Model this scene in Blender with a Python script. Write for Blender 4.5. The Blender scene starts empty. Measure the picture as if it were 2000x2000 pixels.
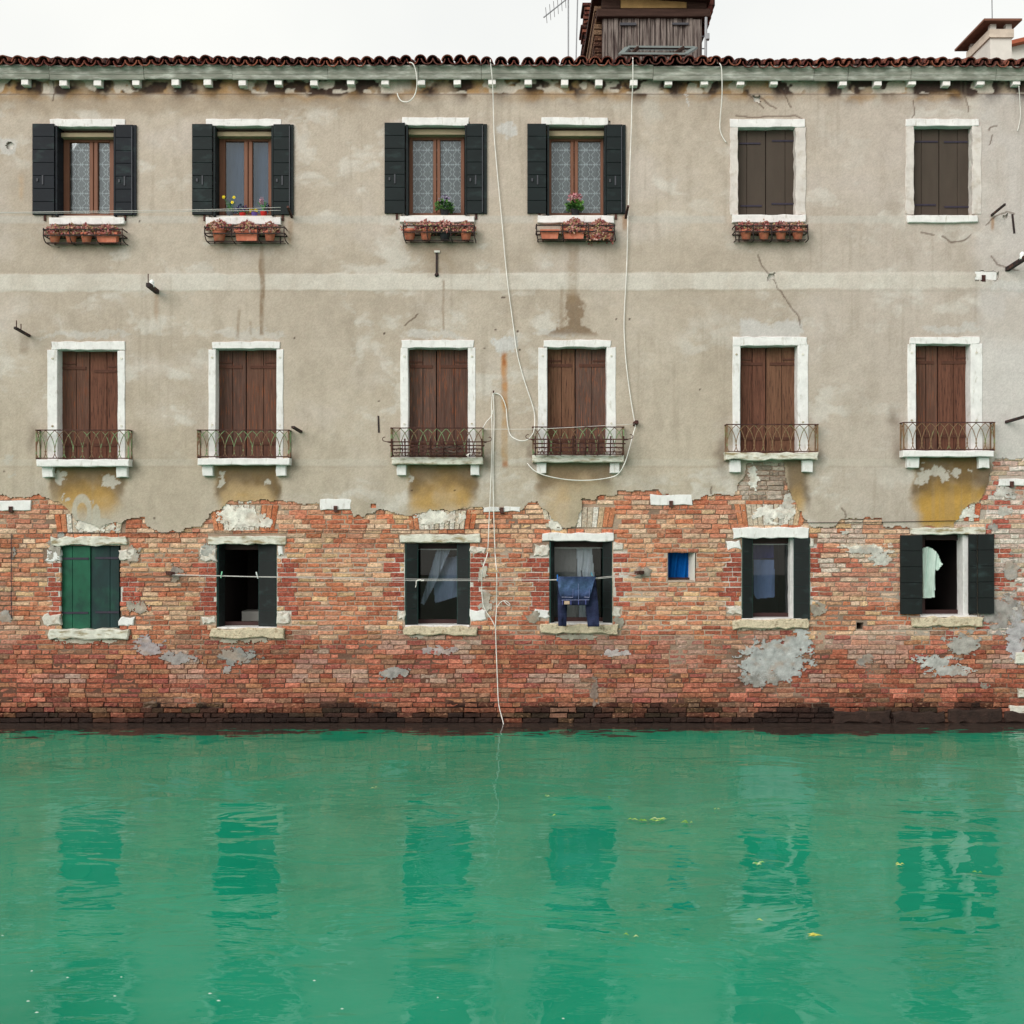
import bpy, math, random
import numpy as np
from mathutils import Vector

# ------------------------------------------------------------------ camera, sky, sun, exposure
D, F = 18.0, 2340.0                 # metres from lens to facade, focal length in 2000 px units
CAMZ = 410.0 / 130.0
scene = bpy.context.scene
COL = scene.collection
cam_d = bpy.data.cameras.new('camera')
cam = bpy.data.objects.new('camera', cam_d)
COL.objects.link(cam)
cam.location = (0, -D, CAMZ)
cam.rotation_euler = (math.radians(90), 0, 0)
cam_d.sensor_width = 36.0
cam_d.lens = 36.0 * F / 2000.0
cam_d.clip_end = 2000
scene.camera = cam

world = bpy.data.worlds.new('World')
scene.world = world
world.use_nodes = True
wn, wl = world.node_tree.nodes, world.node_tree.links
wn.clear()
SUN_EL, SUN_AZ = math.radians(27), math.radians(-38)      # high, behind the camera to the left
sky = wn.new('ShaderNodeTexSky')
sky.sky_type = 'NISHITA'
sky.sun_disc = False
sky.sun_elevation = SUN_EL
sky.sun_rotation = math.radians(180 + 38)
sky.air_density = 1.0
sky.dust_density = 4.0
sky.ozone_density = 1.0
hs = wn.new('ShaderNodeHueSaturation')
hs.inputs['Saturation'].default_value = 0.22
wl.new(sky.outputs[0], hs.inputs['Color'])
bg = wn.new('ShaderNodeBackground')
bg.inputs['Strength'].default_value = 0.15
# even overcast over the blue: pale cloud with a faint unevenness
wtc = wn.new('ShaderNodeTexCoord')
cn = wn.new('ShaderNodeTexNoise')
cn.inputs['Scale'].default_value = 2.2
cn.inputs['Detail'].default_value = 4
wl.new(wtc.outputs['Generated'], cn.inputs['Vector'])
cr = wn.new('ShaderNodeMapRange')
cr.inputs['From Min'].default_value, cr.inputs['From Max'].default_value = .3, .7
cr.inputs['To Min'].default_value, cr.inputs['To Max'].default_value = 5.3, 6.5
wl.new(cn.outputs['Fac'], cr.inputs['Value'])
ct = wn.new('ShaderNodeMix')
ct.data_type = 'RGBA'
ct.blend_type = 'MULTIPLY'
ct.inputs['Factor'].default_value = 1
cc = wn.new('ShaderNodeMix')
cc.data_type = 'RGBA'
wl.new(cn.outputs['Fac'], cc.inputs['Factor'])
cc.inputs[6].default_value = (.95, .99, 1.0, 1)
cc.inputs[7].default_value = (1.0, .98, .90, 1)
wl.new(cc.outputs[2], ct.inputs[6])
wl.new(cr.outputs[0], ct.inputs[7])
cm = wn.new('ShaderNodeMix')
cm.data_type = 'RGBA'
cm.inputs['Factor'].default_value = .8
wl.new(hs.outputs[0], cm.inputs[6])
wl.new(ct.outputs[2], cm.inputs[7])
wl.new(cm.outputs[2], bg.inputs[0])
wo = wn.new('ShaderNodeOutputWorld')
wl.new(bg.outputs[0], wo.inputs[0])

sun_d = bpy.data.lights.new('sun', 'SUN')
sun_d.energy = 1.5
sun_d.angle = math.radians(40)
sun_d.color = (1.0, 0.97, 0.92)
sun = bpy.data.objects.new('sun', sun_d)
COL.objects.link(sun)
sd = Vector((math.sin(SUN_AZ) * math.cos(SUN_EL), -math.cos(SUN_AZ) * math.cos(SUN_EL), math.sin(SUN_EL)))
sun.rotation_euler = sd.to_track_quat('Z', 'Y').to_euler()
sun.location = (-6, -10, 20)

scene.view_settings.view_transform = 'Standard'
scene.view_settings.look = 'None'
scene.view_settings.gamma = 1
scene.view_settings.exposure = 0.25
try:
    scene.cycles.max_bounces = 6
    scene.cycles.transparent_max_bounces = 12
    scene.cycles.caustics_reflective = False
    scene.cycles.caustics_refractive = False
except Exception:
    pass

# ------------------------------------------------------------------ helpers
rnd = random.Random(7)
NR = np.random.RandomState(3)


def srgb(r, g, b):
    f = lambda c: (c / 255 / 12.92) if c / 255 <= .04045 else ((c / 255 + .055) / 1.055) ** 2.4
    return np.array((f(r), f(g), f(b)))


def W(px, py, y=0.0):
    k = (D + y) / F
    return Vector(((px - 1000) * k, y, CAMZ + (1000 - py) * k))


_TAB = NR.rand(8, 256, 256)


def vnoise(x, y, seed=0):
    t = _TAB[seed % 8]
    off = 37 * seed
    xi, yi = np.floor(x), np.floor(y)
    fx, fy = x - xi, y - yi
    fx = fx * fx * (3 - 2 * fx)
    fy = fy * fy * (3 - 2 * fy)
    xi = (xi.astype(int) + off) % 256
    yi = (yi.astype(int) + off * 3) % 256
    x1, y1 = (xi + 1) % 256, (yi + 1) % 256
    return (t[yi, xi] * (1 - fx) + t[yi, x1] * fx) * (1 - fy) + (t[y1, xi] * (1 - fx) + t[y1, x1] * fx) * fy


def fbm(x, y, seed=0, oct=4, gain=.5):
    s = np.zeros_like(x, dtype=float)
    a, tot = 1.0, 0.0
    for o in range(oct):
        s += a * vnoise(x * 2 ** o, y * 2 ** o, seed + o)
        tot += a
        a *= gain
    return s / tot


def sstep(a, b, x):
    t = np.clip((x - a) / (b - a), 0, 1)
    return t * t * (3 - 2 * t)


def tag(o, label, cat, group=None, kind=None):
    if label: o['label'] = label
    if cat: o['category'] = cat
    if group: o['group'] = group
    if kind: o['kind'] = kind
    return o


def empty(name, loc=(0, 0, 0), label=None, cat=None, group=None):
    o = bpy.data.objects.new(name, None)
    COL.objects.link(o)
    o.location = loc
    return tag(o, label, cat, group)


def link_mesh(name, me, parent=None, origin=None):
    o = bpy.data.objects.new(name, me)
    COL.objects.link(o)
    if origin is not None:
        o.location = origin
    if parent is not None:
        o.parent = parent
        if parent.type == 'EMPTY' or parent.location.length > 0:
            o.location = Vector(o.location) - abs_loc(parent) if origin is not None else -abs_loc(parent)
    return o


def abs_loc(o):
    v = Vector((0, 0, 0))
    while o is not None:
        v += Vector(o.location)
        o = o.parent
    return v


class MB:
    def __init__(s):
        s.v, s.f, s.c = [], [], []

    def add(s, verts, faces, col=None):
        n = len(s.v)
        s.v += [tuple(p) for p in verts]
        s.f += [tuple(i + n for i in f) for f in faces]
        if col is not None:
            s.c += [tuple(col)] * len(verts)
        return s

    def box(s, x0, x1, y0, y1, z0, z1, col=None):
        return s.add([(x0, y0, z0), (x1, y0, z0), (x1, y1, z0), (x0, y1, z0), (x0, y0, z1), (x1, y0, z1), (x1, y1, z1), (x0, y1, z1)],
                     [(0, 3, 2, 1), (4, 5, 6, 7), (0, 1, 5, 4), (1, 2, 6, 5), (2, 3, 7, 6), (3, 0, 4, 7)], col)

    def pbox(s, px0, py0, px1, py1, yf, yb, bev=0.0, col=None):
        a, b = W(px0, py1, yf), W(px1, py0, yf)
        if bev <= 0:
            return s.box(a.x, b.x, yf, yb, a.z, b.z, col)
        return s.bevbox(a.x, b.x, yf, yb, a.z, b.z, bev, col)

    def bevbox(s, x0, x1, y0, y1, z0, z1, b, col=None, jit=0, r=rnd):
        j = lambda: r.uniform(-jit, jit)
        fr = [(x0 + b + j(), y0 + j(), z0 + b + j()), (x1 - b + j(), y0 + j(), z0 + b + j()), (x1 - b + j(), y0 + j(), z1 - b + j()), (x0 + b + j(), y0 + j(), z1 - b + j())]
        md = [(x0 + j(), y0 + b, z0 + j()), (x1 + j(), y0 + b, z0 + j()), (x1 + j(), y0 + b, z1 + j()), (x0 + j(), y0 + b, z1 + j())]
        bk = [(p[0], y1, p[2]) for p in md]
        fs = [(0, 1, 2, 3)] + [(i + 4, (i + 1) % 4 + 4, (i + 1) % 4, i) for i in range(4)] + [(i + 8, (i + 1) % 4 + 8, (i + 1) % 4 + 4, i + 4) for i in range(4)] + [(11, 10, 9, 8)]
        return s.add(fr + md + bk, fs, col)

    def bar(s, p0, p1, w, h, col=None, up=(0, 0, 1)):
        p0, p1 = Vector(p0), Vector(p1)
        d = (p1 - p0).normalized()
        u = Vector(up)
        if abs(d.dot(u)) > .95:
            u = Vector((0, 1, 0))
        a = d.cross(u).normalized() * (w / 2)
        b = d.cross(a).normalized() * (h / 2)
        vs = [p + sa * a + sb * b for p in (p0, p1) for sa, sb in ((-1, -1), (1, -1), (1, 1), (-1, 1))]
        return s.add(vs, [(3, 2, 1, 0), (4, 5, 6, 7)] + [(i, (i + 1) % 4, (i + 1) % 4 + 4, i + 4) for i in range(4)], col)

    def tube(s, pts, r, n=6, col=None, rs=None):
        pts = [Vector(p) for p in pts]
        rings = []
        ref = Vector((0, 0, 1))
        for i, p in enumerate(pts):
            d = (pts[min(i + 1, len(pts) - 1)] - pts[max(i - 1, 0)])
            if d.length < 1e-9: d = Vector((0, 0, 1))
            d.normalize()
            a = d.cross(ref)
            if a.length < .2:
                a = d.cross(Vector((0, 1, 0)))
            a.normalize()
            b = d.cross(a)
            rr = rs[i] if rs else r
            rings.append([p + rr * (math.cos(2 * math.pi * k / n) * a + math.sin(2 * math.pi * k / n) * b) for k in range(n)])
        vs = [q for ring in rings for q in ring]
        fs = [(i * n + k, i * n + (k + 1) % n, (i + 1) * n + (k + 1) % n, (i + 1) * n + k) for i in range(len(pts) - 1) for k in range(n)]
        fs += [tuple(range(n - 1, -1, -1)), tuple((len(pts) - 1) * n + k for k in range(n))]
        return s.add(vs, fs, col)

    def lathe(s, c, prof, n=16, col=None):
        c = Vector(c)
        vs = [c + Vector((r * math.cos(2 * math.pi * k / n), r * math.sin(2 * math.pi * k / n), z)) for r, z in prof for k in range(n)]
        m = len(prof)
        fs = [(i * n + k, i * n + (k + 1) % n, (i + 1) * n + (k + 1) % n, (i + 1) * n + k) for i in range(m - 1) for k in range(n)]
        fs += [tuple(range(n - 1, -1, -1)), tuple((m - 1) * n + k for k in range(n))]
        return s.add(vs, fs, col)

    def build(s, name, mat, parent=None, origin=None, smooth=False):
        me = bpy.data.meshes.new(name)
        v = s.v
        if origin is not None:
            ox, oy, oz = origin
            v = [(p[0] - ox, p[1] - oy, p[2] - oz) for p in v]
        me.from_pydata(v, [], s.f)
        if s.c and len(s.c) == len(s.v):
            a = me.attributes.new('Col', 'FLOAT_COLOR', 'POINT')
            a.data.foreach_set('color', np.array([(c[0], c[1], c[2], 1) for c in s.c], dtype=np.float32).ravel())
        if smooth:
            me.polygons.foreach_set('use_smooth', [True] * len(me.polygons))
        me.materials.append(mat)
        me.update()
        return link_mesh(name, me, parent, origin)


def spline(pts, sub=6):
    pts = [Vector(p) for p in pts]
    P = [pts[0]] + pts + [pts[-1]]
    out = []
    for i in range(1, len(P) - 2):
        a, b, c, d = P[i - 1], P[i], P[i + 1], P[i + 2]
        for k in range(sub):
            t = k / sub
            out.append(.5 * ((2 * b) + (c - a) * t + (2 * a - 5 * b + 4 * c - d) * t * t + (3 * b - a - 3 * c + d) * t ** 3))
    out.append(pts[-1])
    return out


def np_mesh(name, verts, quads, mat, parent=None, col=None, smooth=None, origin=None):
    me = bpy.data.meshes.new(name)
    n, m = len(verts), len(quads)
    if origin is not None:
        verts = verts - np.array(origin)
    me.vertices.add(n)
    me.vertices.foreach_set('co', verts.astype(np.float32).ravel())
    me.loops.add(m * 4)
    me.loops.foreach_set('vertex_index', quads.astype(np.int32).ravel())
    me.polygons.add(m)
    me.polygons.foreach_set('loop_start', np.arange(0, m * 4, 4, dtype=np.int32))
    me.polygons.foreach_set('loop_total', np.full(m, 4, dtype=np.int32))
    if smooth is not None:
        me.polygons.foreach_set('use_smooth', smooth)
    if col is not None:
        a = me.attributes.new('Col', 'FLOAT_COLOR', 'POINT')
        a.data.foreach_set('color', np.concatenate([col, np.ones((n, 1))], 1).astype(np.float32).ravel())
    me.materials.append(mat)
    me.update(calc_edges=True)
    me.validate()
    return link_mesh(name, me, parent, origin)


def sheet(name, x0, x1, z0, z1, step, y, thick, maskfn, colfn, dispfn, mat, parent=None, origin=None):
    """a relief layer on the wall: grid cells kept where the mask holds, with an edge of real thickness"""
    nx, nz = int(round((x1 - x0) / step)), int(round((z1 - z0) / step))
    xs, zs = np.linspace(x0, x1, nx + 1), np.linspace(z0, z1, nz + 1)
    X, Z = np.meshgrid(xs, zs)
    PX, PY = 1000 + X * F / D, 1000 - (Z - CAMZ) * F / D
    cx, cy = (PX[1:, 1:] + PX[:-1, :-1]) / 2, (PY[1:, 1:] + PY[:-1, :-1]) / 2
    keep = maskfn(cx, cy)
    disp = dispfn(PX, PY) if dispfn else np.zeros_like(X)
    col = colfn(PX, PY)
    V = np.stack([X, y + disp, Z], -1).reshape(-1, 3)
    idx = np.arange((nz + 1) * (nx + 1)).reshape(nz + 1, nx + 1)
    q = np.stack([idx[:-1, :-1], idx[:-1, 1:], idx[1:, 1:], idx[1:, :-1]], -1)
    front = q[keep]
    kp = np.pad(keep, 1)
    sides = []
    for sl, a, b in ((kp[:-2, 1:-1], 0, 1), (kp[2:, 1:-1], 2, 3), (kp[1:-1, :-2], 3, 0), (kp[1:-1, 2:], 1, 2)):
        e = keep & ~sl
        sides.append(np.stack([q[..., b][e], q[..., a][e]], -1))
    sides = np.concatenate(sides)
    n0 = len(V)
    A, B = sides[:, 0], sides[:, 1]
    m = len(sides)
    fa, fb = V[A], V[B]
    ba, bb = fa.copy(), fb.copy()
    ba[:, 1] = y + thick
    bb[:, 1] = y + thick
    C = col.reshape(-1, 3)
    V2 = np.concatenate([V, fa, fb, bb, ba])
    C2 = np.concatenate([C, C[A], C[B], C[B], C[A]])
    s = np.stack([n0 + np.arange(m), n0 + m + np.arange(m), n0 + 2 * m + np.arange(m), n0 + 3 * m + np.arange(m)], -1)
    Q = np.concatenate([front, s])
    used = np.zeros(len(V2), bool)
    used[Q.ravel()] = True
    remap = np.cumsum(used) - 1
    sm = np.concatenate([np.ones(len(front), bool), np.zeros(m, bool)])
    return np_mesh(name, V2[used], remap[Q], mat, parent, C2[used], sm, origin)


# ------------------------------------------------------------------ materials
def new_mat(name):
    m = bpy.data.materials.new(name)
    m.use_nodes = True
    nt = m.node_tree
    b = nt.nodes['Principled BSDF']
    return m, nt, b


def material(name, col=None, rough=.8, var=.2, nscale=6, stretch=(1, 1, 1), bump=.3, bscale=60, bdist=.004, metallic=0.0, spec=.3,
             second=None, sc=(.55, .7), sscale=10, sstretch=(1, 1, 1), hue=0.0):
    m, nt, b = new_mat(name)
    N, L = nt.nodes, nt.links
    tc = N.new('ShaderNodeTexCoord')

    def noise(scale, st, detail=5):
        mp = N.new('ShaderNodeMapping')
        mp.inputs['Scale'].default_value = st
        L.new(tc.outputs['Object'], mp.inputs[0])
        n = N.new('ShaderNodeTexNoise')
        n.inputs['Scale'].default_value = scale
        n.inputs['Detail'].default_value = detail
        n.inputs['Roughness'].default_value = .6
        L.new(mp.outputs[0], n.inputs['Vector'])
        return n

    if col is None:
        src = N.new('ShaderNodeAttribute')
        src.attribute_name = 'Col'
        base = src.outputs['Color']
    else:
        src = N.new('ShaderNodeRGB')
        src.outputs[0].default_value = (*col, 1)
        base = src.outputs[0]
    if second is not None:
        n2 = noise(sscale, sstretch, 6)
        mr = N.new('ShaderNodeMapRange')
        mr.inputs['From Min'].default_value, mr.inputs['From Max'].default_value = sc
        L.new(n2.outputs['Fac'], mr.inputs['Value'])
        mx = N.new('ShaderNodeMix')
        mx.data_type = 'RGBA'
        L.new(mr.outputs[0], mx.inputs['Factor'])
        L.new(base, mx.inputs[6])
        mx.inputs[7].default_value = (*second, 1)
        base = mx.outputs[2]
    n1 = noise(nscale, stretch)
    mr = N.new('ShaderNodeMapRange')
    mr.inputs['From Min'].default_value, mr.inputs['From Max'].default_value = .25, .75
    mr.inputs['To Min'].default_value, mr.inputs['To Max'].default_value = 1 - var, 1 + var
    L.new(n1.outputs['Fac'], mr.inputs['Value'])
    mu = N.new('ShaderNodeMix')
    mu.data_type = 'RGBA'
    mu.blend_type = 'MULTIPLY'
    mu.inputs['Factor'].default_value = 1
    L.new(base, mu.inputs[6])
    L.new(mr.outputs[0], mu.inputs[7])
    L.new(mu.outputs[2], b.inputs['Base Color'])
    if bump > 0:
        nb = noise(bscale, stretch)
        bp = N.new('ShaderNodeBump')
        bp.inputs['Strength'].default_value = bump
        bp.inputs['Distance'].default_value = bdist
        L.new(nb.outputs['Fac'], bp.inputs['Height'])
        L.new(bp.outputs[0], b.inputs['Normal'])
    b.inputs['Roughness'].default_value = rough
    b.inputs['Metallic'].default_value = metallic
    b.inputs['Specular IOR Level'].default_value = spec
    return m


M = {}
M['plaster'] = material('plaster', None, .95, .13, 75, bump=.5, bscale=120, bdist=.004, spec=.1)
M['brick'] = material('brick', None, .95, .46, 27, bump=1, bscale=48, bdist=.024, spec=.1, second=tuple(srgb(206, 162, 128)), sc=(.55, .85), sscale=22, sstretch=(1, 1, 1.6))
M['brick_wet'] = material('brick_wet', None, .7, .45, 30, bump=1, bscale=50, bdist=.02, spec=.2)
M['mortar'] = material('mortar', None, .95, .25, 40, bump=.8, bscale=60, bdist=.01, spec=.1)
M['stone'] = material('stone', tuple(srgb(224, 221, 219)), .8, .14, 9, bump=.35, bscale=50, bdist=.006, spec=.2, second=tuple(srgb(176, 170, 158)), sc=(.56, .8), sscale=9, sstretch=(2.2, 1, .8))
M['jamb_grey'] = material('jamb_grey', tuple(srgb(206, 198, 192)), .9, .14, 9, bump=.5, bscale=50, bdist=.008, spec=.15, second=tuple(srgb(180, 168, 156)), sc=(.5, .75), sscale=8)
M['stone_worn'] = material('stone_worn', tuple(srgb(212, 208, 196)), .85, .2, 12, bump=.8, bscale=45, bdist=.012, spec=.15, second=tuple(srgb(150, 134, 104)), sc=(.48, .66), sscale=9, sstretch=(.6, 1, 2.0))
M['stone_rough'] = material('stone_rough', tuple(srgb(206, 190, 164)), .9, .25, 14, bump=1.0, bscale=40, bdist=.02, spec=.1, second=tuple(srgb(150, 128, 104)), sc=(.52, .7), sscale=22)
M['block'] = material('block', tuple(srgb(210, 202, 192)), .9, .22, 14, bump=.9, bscale=40, bdist=.015, spec=.1, second=tuple(srgb(172, 152, 134)), sc=(.52, .72), sscale=12)
M['cornice'] = material('cornice', tuple(srgb(146, 146, 136)), .9, .3, 5, stretch=(.6, 1, 3), bump=.7, bscale=70, bdist=.008, spec=.15, second=tuple(srgb(198, 198, 190)), sc=(.48, .7), sscale=5, sstretch=(.7, 1, 2.5))
M['corbel'] = material('corbel', tuple(srgb(236, 230, 228)), .85, .15, 12, bump=.4, spec=.15, second=tuple(srgb(110, 105, 95)), sc=(.66, .85), sscale=9)
M['tile'] = material('tile', None, .9, .4, 14, bump=.6, bscale=60, bdist=.006, spec=.15, second=tuple(srgb(26, 21, 18)), sc=(.45, .6), sscale=9)
M['shutter_dark'] = material('shutter_dark', tuple(srgb(21, 29, 30)), .6, .22, 3, stretch=(1, 1, 2), bump=.15, bscale=50, spec=.2, second=tuple(srgb(44, 58, 58)), sc=(.56, .78), sscale=4, sstretch=(1, 1, 2.2))
M['shutter_night'] = material('shutter_night', tuple(srgb(19, 24, 31)), .6, .22, 3, stretch=(1, 1, 2), bump=.15, bscale=50, spec=.2, second=tuple(srgb(44, 58, 58)), sc=(.56, .78), sscale=4, sstretch=(1, 1, 2.2))
M['shutter_black'] = material('shutter_black', tuple(srgb(17, 22, 22)), .65, .3, 4, stretch=(3, 1, .6), bump=.2, bscale=60, spec=.3, second=tuple(srgb(44, 58, 58)), sc=(.56, .78), sscale=4, sstretch=(1, 1, 2.2))
M['shutter_green'] = material('shutter_green', tuple(srgb(22, 86, 62)), .6, .3, 3.5, stretch=(2, 1, .7), bump=.2, bscale=60, spec=.3, second=tuple(srgb(18, 60, 48)), sc=(.5, .7), sscale=3)
M['shutter_green_dark'] = material('shutter_green_dark', tuple(srgb(20, 46, 46)), .6, .35, 4, stretch=(2, 1, .7), bump=.2, bscale=60, spec=.3, second=tuple(srgb(22, 62, 52)), sc=(.5, .7), sscale=4)
M['shutter_edge'] = material('shutter_edge', tuple(srgb(34, 70, 66)), .6, .2, 8, spec=.3)
M['shutter_brown'] = material('shutter_brown', tuple(srgb(70, 60, 52)), .7, .12, 5, stretch=(2, 1, .5), bump=.2, bscale=60, spec=.25)
M['wood_old'] = material('wood_old', tuple(srgb(97, 69, 58)), .85, .42, 8, stretch=(5, 1, .35), bump=.6, bscale=40, bdist=.006, spec=.15, second=tuple(srgb(128, 74, 50)), sc=(.58, .68), sscale=16, sstretch=(4, 1, .35))
M['wood_old2'] = material('wood_old2', tuple(srgb(90, 66, 57)), .85, .42, 8, stretch=(5, 1, .35), bump=.6, bscale=40, bdist=.006, spec=.15, second=tuple(srgb(56, 38, 34)), sc=(.58, .68), sscale=16, sstretch=(4, 1, .3))
for k_, (c_, d_) in enumerate((((97, 69, 58), (128, 74, 50)), ((110, 78, 61), (66, 44, 38)), ((88, 65, 57), (122, 72, 50)), ((103, 68, 55), (56, 38, 34)), ((94, 72, 64), (134, 80, 54)))):
    M['wood_v%d' % k_] = material('wood_v%d' % k_, tuple(srgb(*c_)), .85, .42, 7 + k_, stretch=(5, 1, .3), bump=.7, bscale=40, bdist=.007, spec=.15, second=tuple(srgb(*d_)), sc=(.55, .66), sscale=13 + k_ * 2, sstretch=(4, 1, .3))
M['wood_frame'] = material('wood_frame', tuple(srgb(122, 82, 63)), .6, .2, 8, stretch=(5, 1, .4), bump=.2, bscale=40, spec=.3)
M['frame_dark'] = material('frame_dark', tuple(srgb(58, 34, 32)), .6, .2, 8, spec=.3)
M['blind'] = material('blind', tuple(srgb(176, 158, 132)), .8, .15, 10, stretch=(1, 1, 4), spec=.2)
M['wood_grey'] = material('wood_grey', tuple(srgb(132, 122, 116)), .9, .45, 9, stretch=(6, 1, .25), bump=.8, bscale=40, bdist=.01, spec=.1, second=tuple(srgb(66, 54, 52)), sc=(.45, .62), sscale=8, sstretch=(6, 1, .3))
M['wood_beam'] = material('wood_beam', tuple(srgb(68, 51, 45)), .9, .4, 8, stretch=(.3, 1, 4), bump=.7, bscale=40, bdist=.01, spec=.1)
M['iron'] = material('iron', tuple(srgb(44, 34, 34)), .75, .35, 20, bump=.4, bscale=120, spec=.3, second=tuple(srgb(92, 56, 42)), sc=(.55, .7), sscale=18)
M['iron_rust'] = material('iron_rust', tuple(srgb(84, 56, 50)), .85, .35, 20, bump=.5, bscale=120, spec=.2, second=tuple(srgb(60, 36, 34)), sc=(.45, .6), sscale=14)
M['iron_green'] = material('iron_green', tuple(srgb(116, 136, 98)), .75, .3, 20, bump=.4, bscale=120, spec=.25, second=tuple(srgb(116, 86, 66)), sc=(.46, .54), sscale=7)
M['strap'] = material('strap', tuple(srgb(50, 44, 58)), .6, .25, 20, spec=.3)
M['strap_rust'] = material('strap_rust', tuple(srgb(86, 56, 46)), .85, .25, 20, spec=.2)
M['line'] = material('line', tuple(srgb(206, 202, 198)), .8, .1, 20, spec=.2)
M['rope'] = material('rope', tuple(srgb(226, 222, 216)), .8, .2, 7, spec=.2)
M['terracotta'] = material('terracotta', tuple(srgb(190, 112, 88)), .85, .18, 14, bump=.3, spec=.2, second=tuple(srgb(206, 150, 126)), sc=(.58, .75), sscale=9)
M['pot_black'] = material('pot_black', tuple(srgb(46, 44, 48)), .6, .15, 10, spec=.3)
M['pot_red'] = material('pot_red', tuple(srgb(204, 44, 40)), .5, .1, 10, spec=.4)
M['pot_purple'] = material('pot_purple', tuple(srgb(104, 84, 160)), .5, .1, 10, spec=.4)
M['pot_grey'] = material('pot_grey', tuple(srgb(88, 92, 98)), .6, .1, 10, spec=.3)
M['leaf'] = material('leaf', None, .6, .2, 30, bump=0, spec=.25)
M['ceramic'] = material('ceramic', tuple(srgb(236, 238, 236)), .25, .04, 10, bump=0, spec=.5)
M['room'] = material('room', tuple(srgb(92, 84, 82)), .95, .1, 2, bump=0, spec=.05)
M['render_wall'] = material('render_wall', tuple(srgb(214, 210, 202)), .95, .12, 4, bump=.4, bscale=50, spec=.1)
M['metal_grey'] = material('metal_grey', tuple(srgb(150, 152, 156)), .5, .15, 14, spec=.4)
M['metal_dark'] = material('metal_dark', tuple(srgb(70, 70, 76)), .6, .15, 14, spec=.3)
M['denim'] = material('denim', None, .95, .3, 40, bump=.8, bscale=22, bdist=.02, spec=.05)
M['cloth'] = material('cloth', None, .95, .14, 9, stretch=(2, 1, .5), bump=.7, bscale=14, bdist=.02, spec=.05)
M['plastic'] = material('plastic', None, .4, .03, 20, bump=0, spec=.4)


def glass_mat():
    m = bpy.data.materials.new('window_glass')
    m.use_nodes = True
    nt = m.node_tree
    nt.nodes.clear()
    fr = nt.nodes.new('ShaderNodeFresnel')
    fr.inputs['IOR'].default_value = 1.52
    tr = nt.nodes.new('ShaderNodeBsdfTransparent')
    tr.inputs[0].default_value = (.9, .93, .93, 1)
    gl = nt.nodes.new('ShaderNodeBsdfGlossy')
    gl.inputs['Roughness'].default_value = .01
    gl.inputs[0].default_value = (.92, .96, 1, 1)
    mx = nt.nodes.new('ShaderNodeMixShader')
    o = nt.nodes.new('ShaderNodeOutputMaterial')
    nt.links.new(fr.outputs[0], mx.inputs[0])
    nt.links.new(tr.outputs[0], mx.inputs[1])
    nt.links.new(gl.outputs[0], mx.inputs[2])
    nt.links.new(mx.outputs[0], o.inputs[0])
    return m


M['glass'] = glass_mat()


def lace_mat():
    m = bpy.data.materials.new('lace')
    m.use_nodes = True
    nt = m.node_tree
    N, L = nt.nodes, nt.links
    N.clear()
    tc = N.new('ShaderNodeTexCoord')
    sp = N.new('ShaderNodeSeparateXYZ')
    L.new(tc.outputs['Object'], sp.inputs[0])

    def mth(op, a, b=None):
        n = N.new('ShaderNodeMath')
        n.operation = op
        for i, q in enumerate((a, b)):
            if q is None: continue
            if isinstance(q, (int, float)): n.inputs[i].default_value = q
            else: L.new(q, n.inputs[i])
        return n.outputs[0]
    u = mth('PINGPONG', sp.outputs['X'], .075)           # mirrored repeats across
    v = mth('PINGPONG', sp.outputs['Z'], .11)
    cb = N.new('ShaderNodeCombineXYZ')
    L.new(u, cb.inputs[0])
    L.new(v, cb.inputs[1])
    # scrolls: rings round scattered points, mirrored
    vo = N.new('ShaderNodeTexVoronoi')
    vo.inputs['Scale'].default_value = 19
    L.new(cb.outputs[0], vo.inputs['Vector'])
    ring = mth('ABSOLUTE', mth('SUBTRACT', vo.outputs['Distance'], .34))
    ring = mth('LESS_THAN', ring, .13)
    dot = mth('LESS_THAN', vo.outputs['Distance'], .19)
    # lattice of diamonds
    dg = mth('ABSOLUTE', mth('SUBTRACT', mth('SUBTRACT', u, .036), mth('MULTIPLY', mth('SINE', mth('MULTIPLY', v, 46)), .024)))
    dia = mth('LESS_THAN', dg, .006)
    pat = mth('MAXIMUM', mth('MAXIMUM', ring, dot), dia)
    # fine net
    w1 = mth('GREATER_THAN', mth('SINE', mth('MULTIPLY', sp.outputs['X'], 900)), .2)
    fac = mth('ADD', mth('MULTIPLY', pat, .60), .40)
    tr = N.new('ShaderNodeBsdfTransparent')
    df = N.new('ShaderNodeBsdfDiffuse')
    df.inputs[0].default_value = (.95, .97, 1.0, 1)
    tl = N.new('ShaderNodeBsdfTranslucent')
    tl.inputs[0].default_value = (.6, .64, .68, 1)
    m1 = N.new('ShaderNodeMixShader')
    m1.inputs[0].default_value = .25
    L.new(df.outputs[0], m1.inputs[1])
    L.new(tl.outputs[0], m1.inputs[2])
    mx = N.new('ShaderNodeMixShader')
    L.new(fac, mx.inputs[0])
    L.new(tr.outputs[0], mx.inputs[1])
    L.new(m1.outputs[0], mx.inputs[2])
    o = N.new('ShaderNodeOutputMaterial')
    L.new(mx.outputs[0], o.inputs[0])
    return m


M['lace'] = lace_mat()


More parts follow.
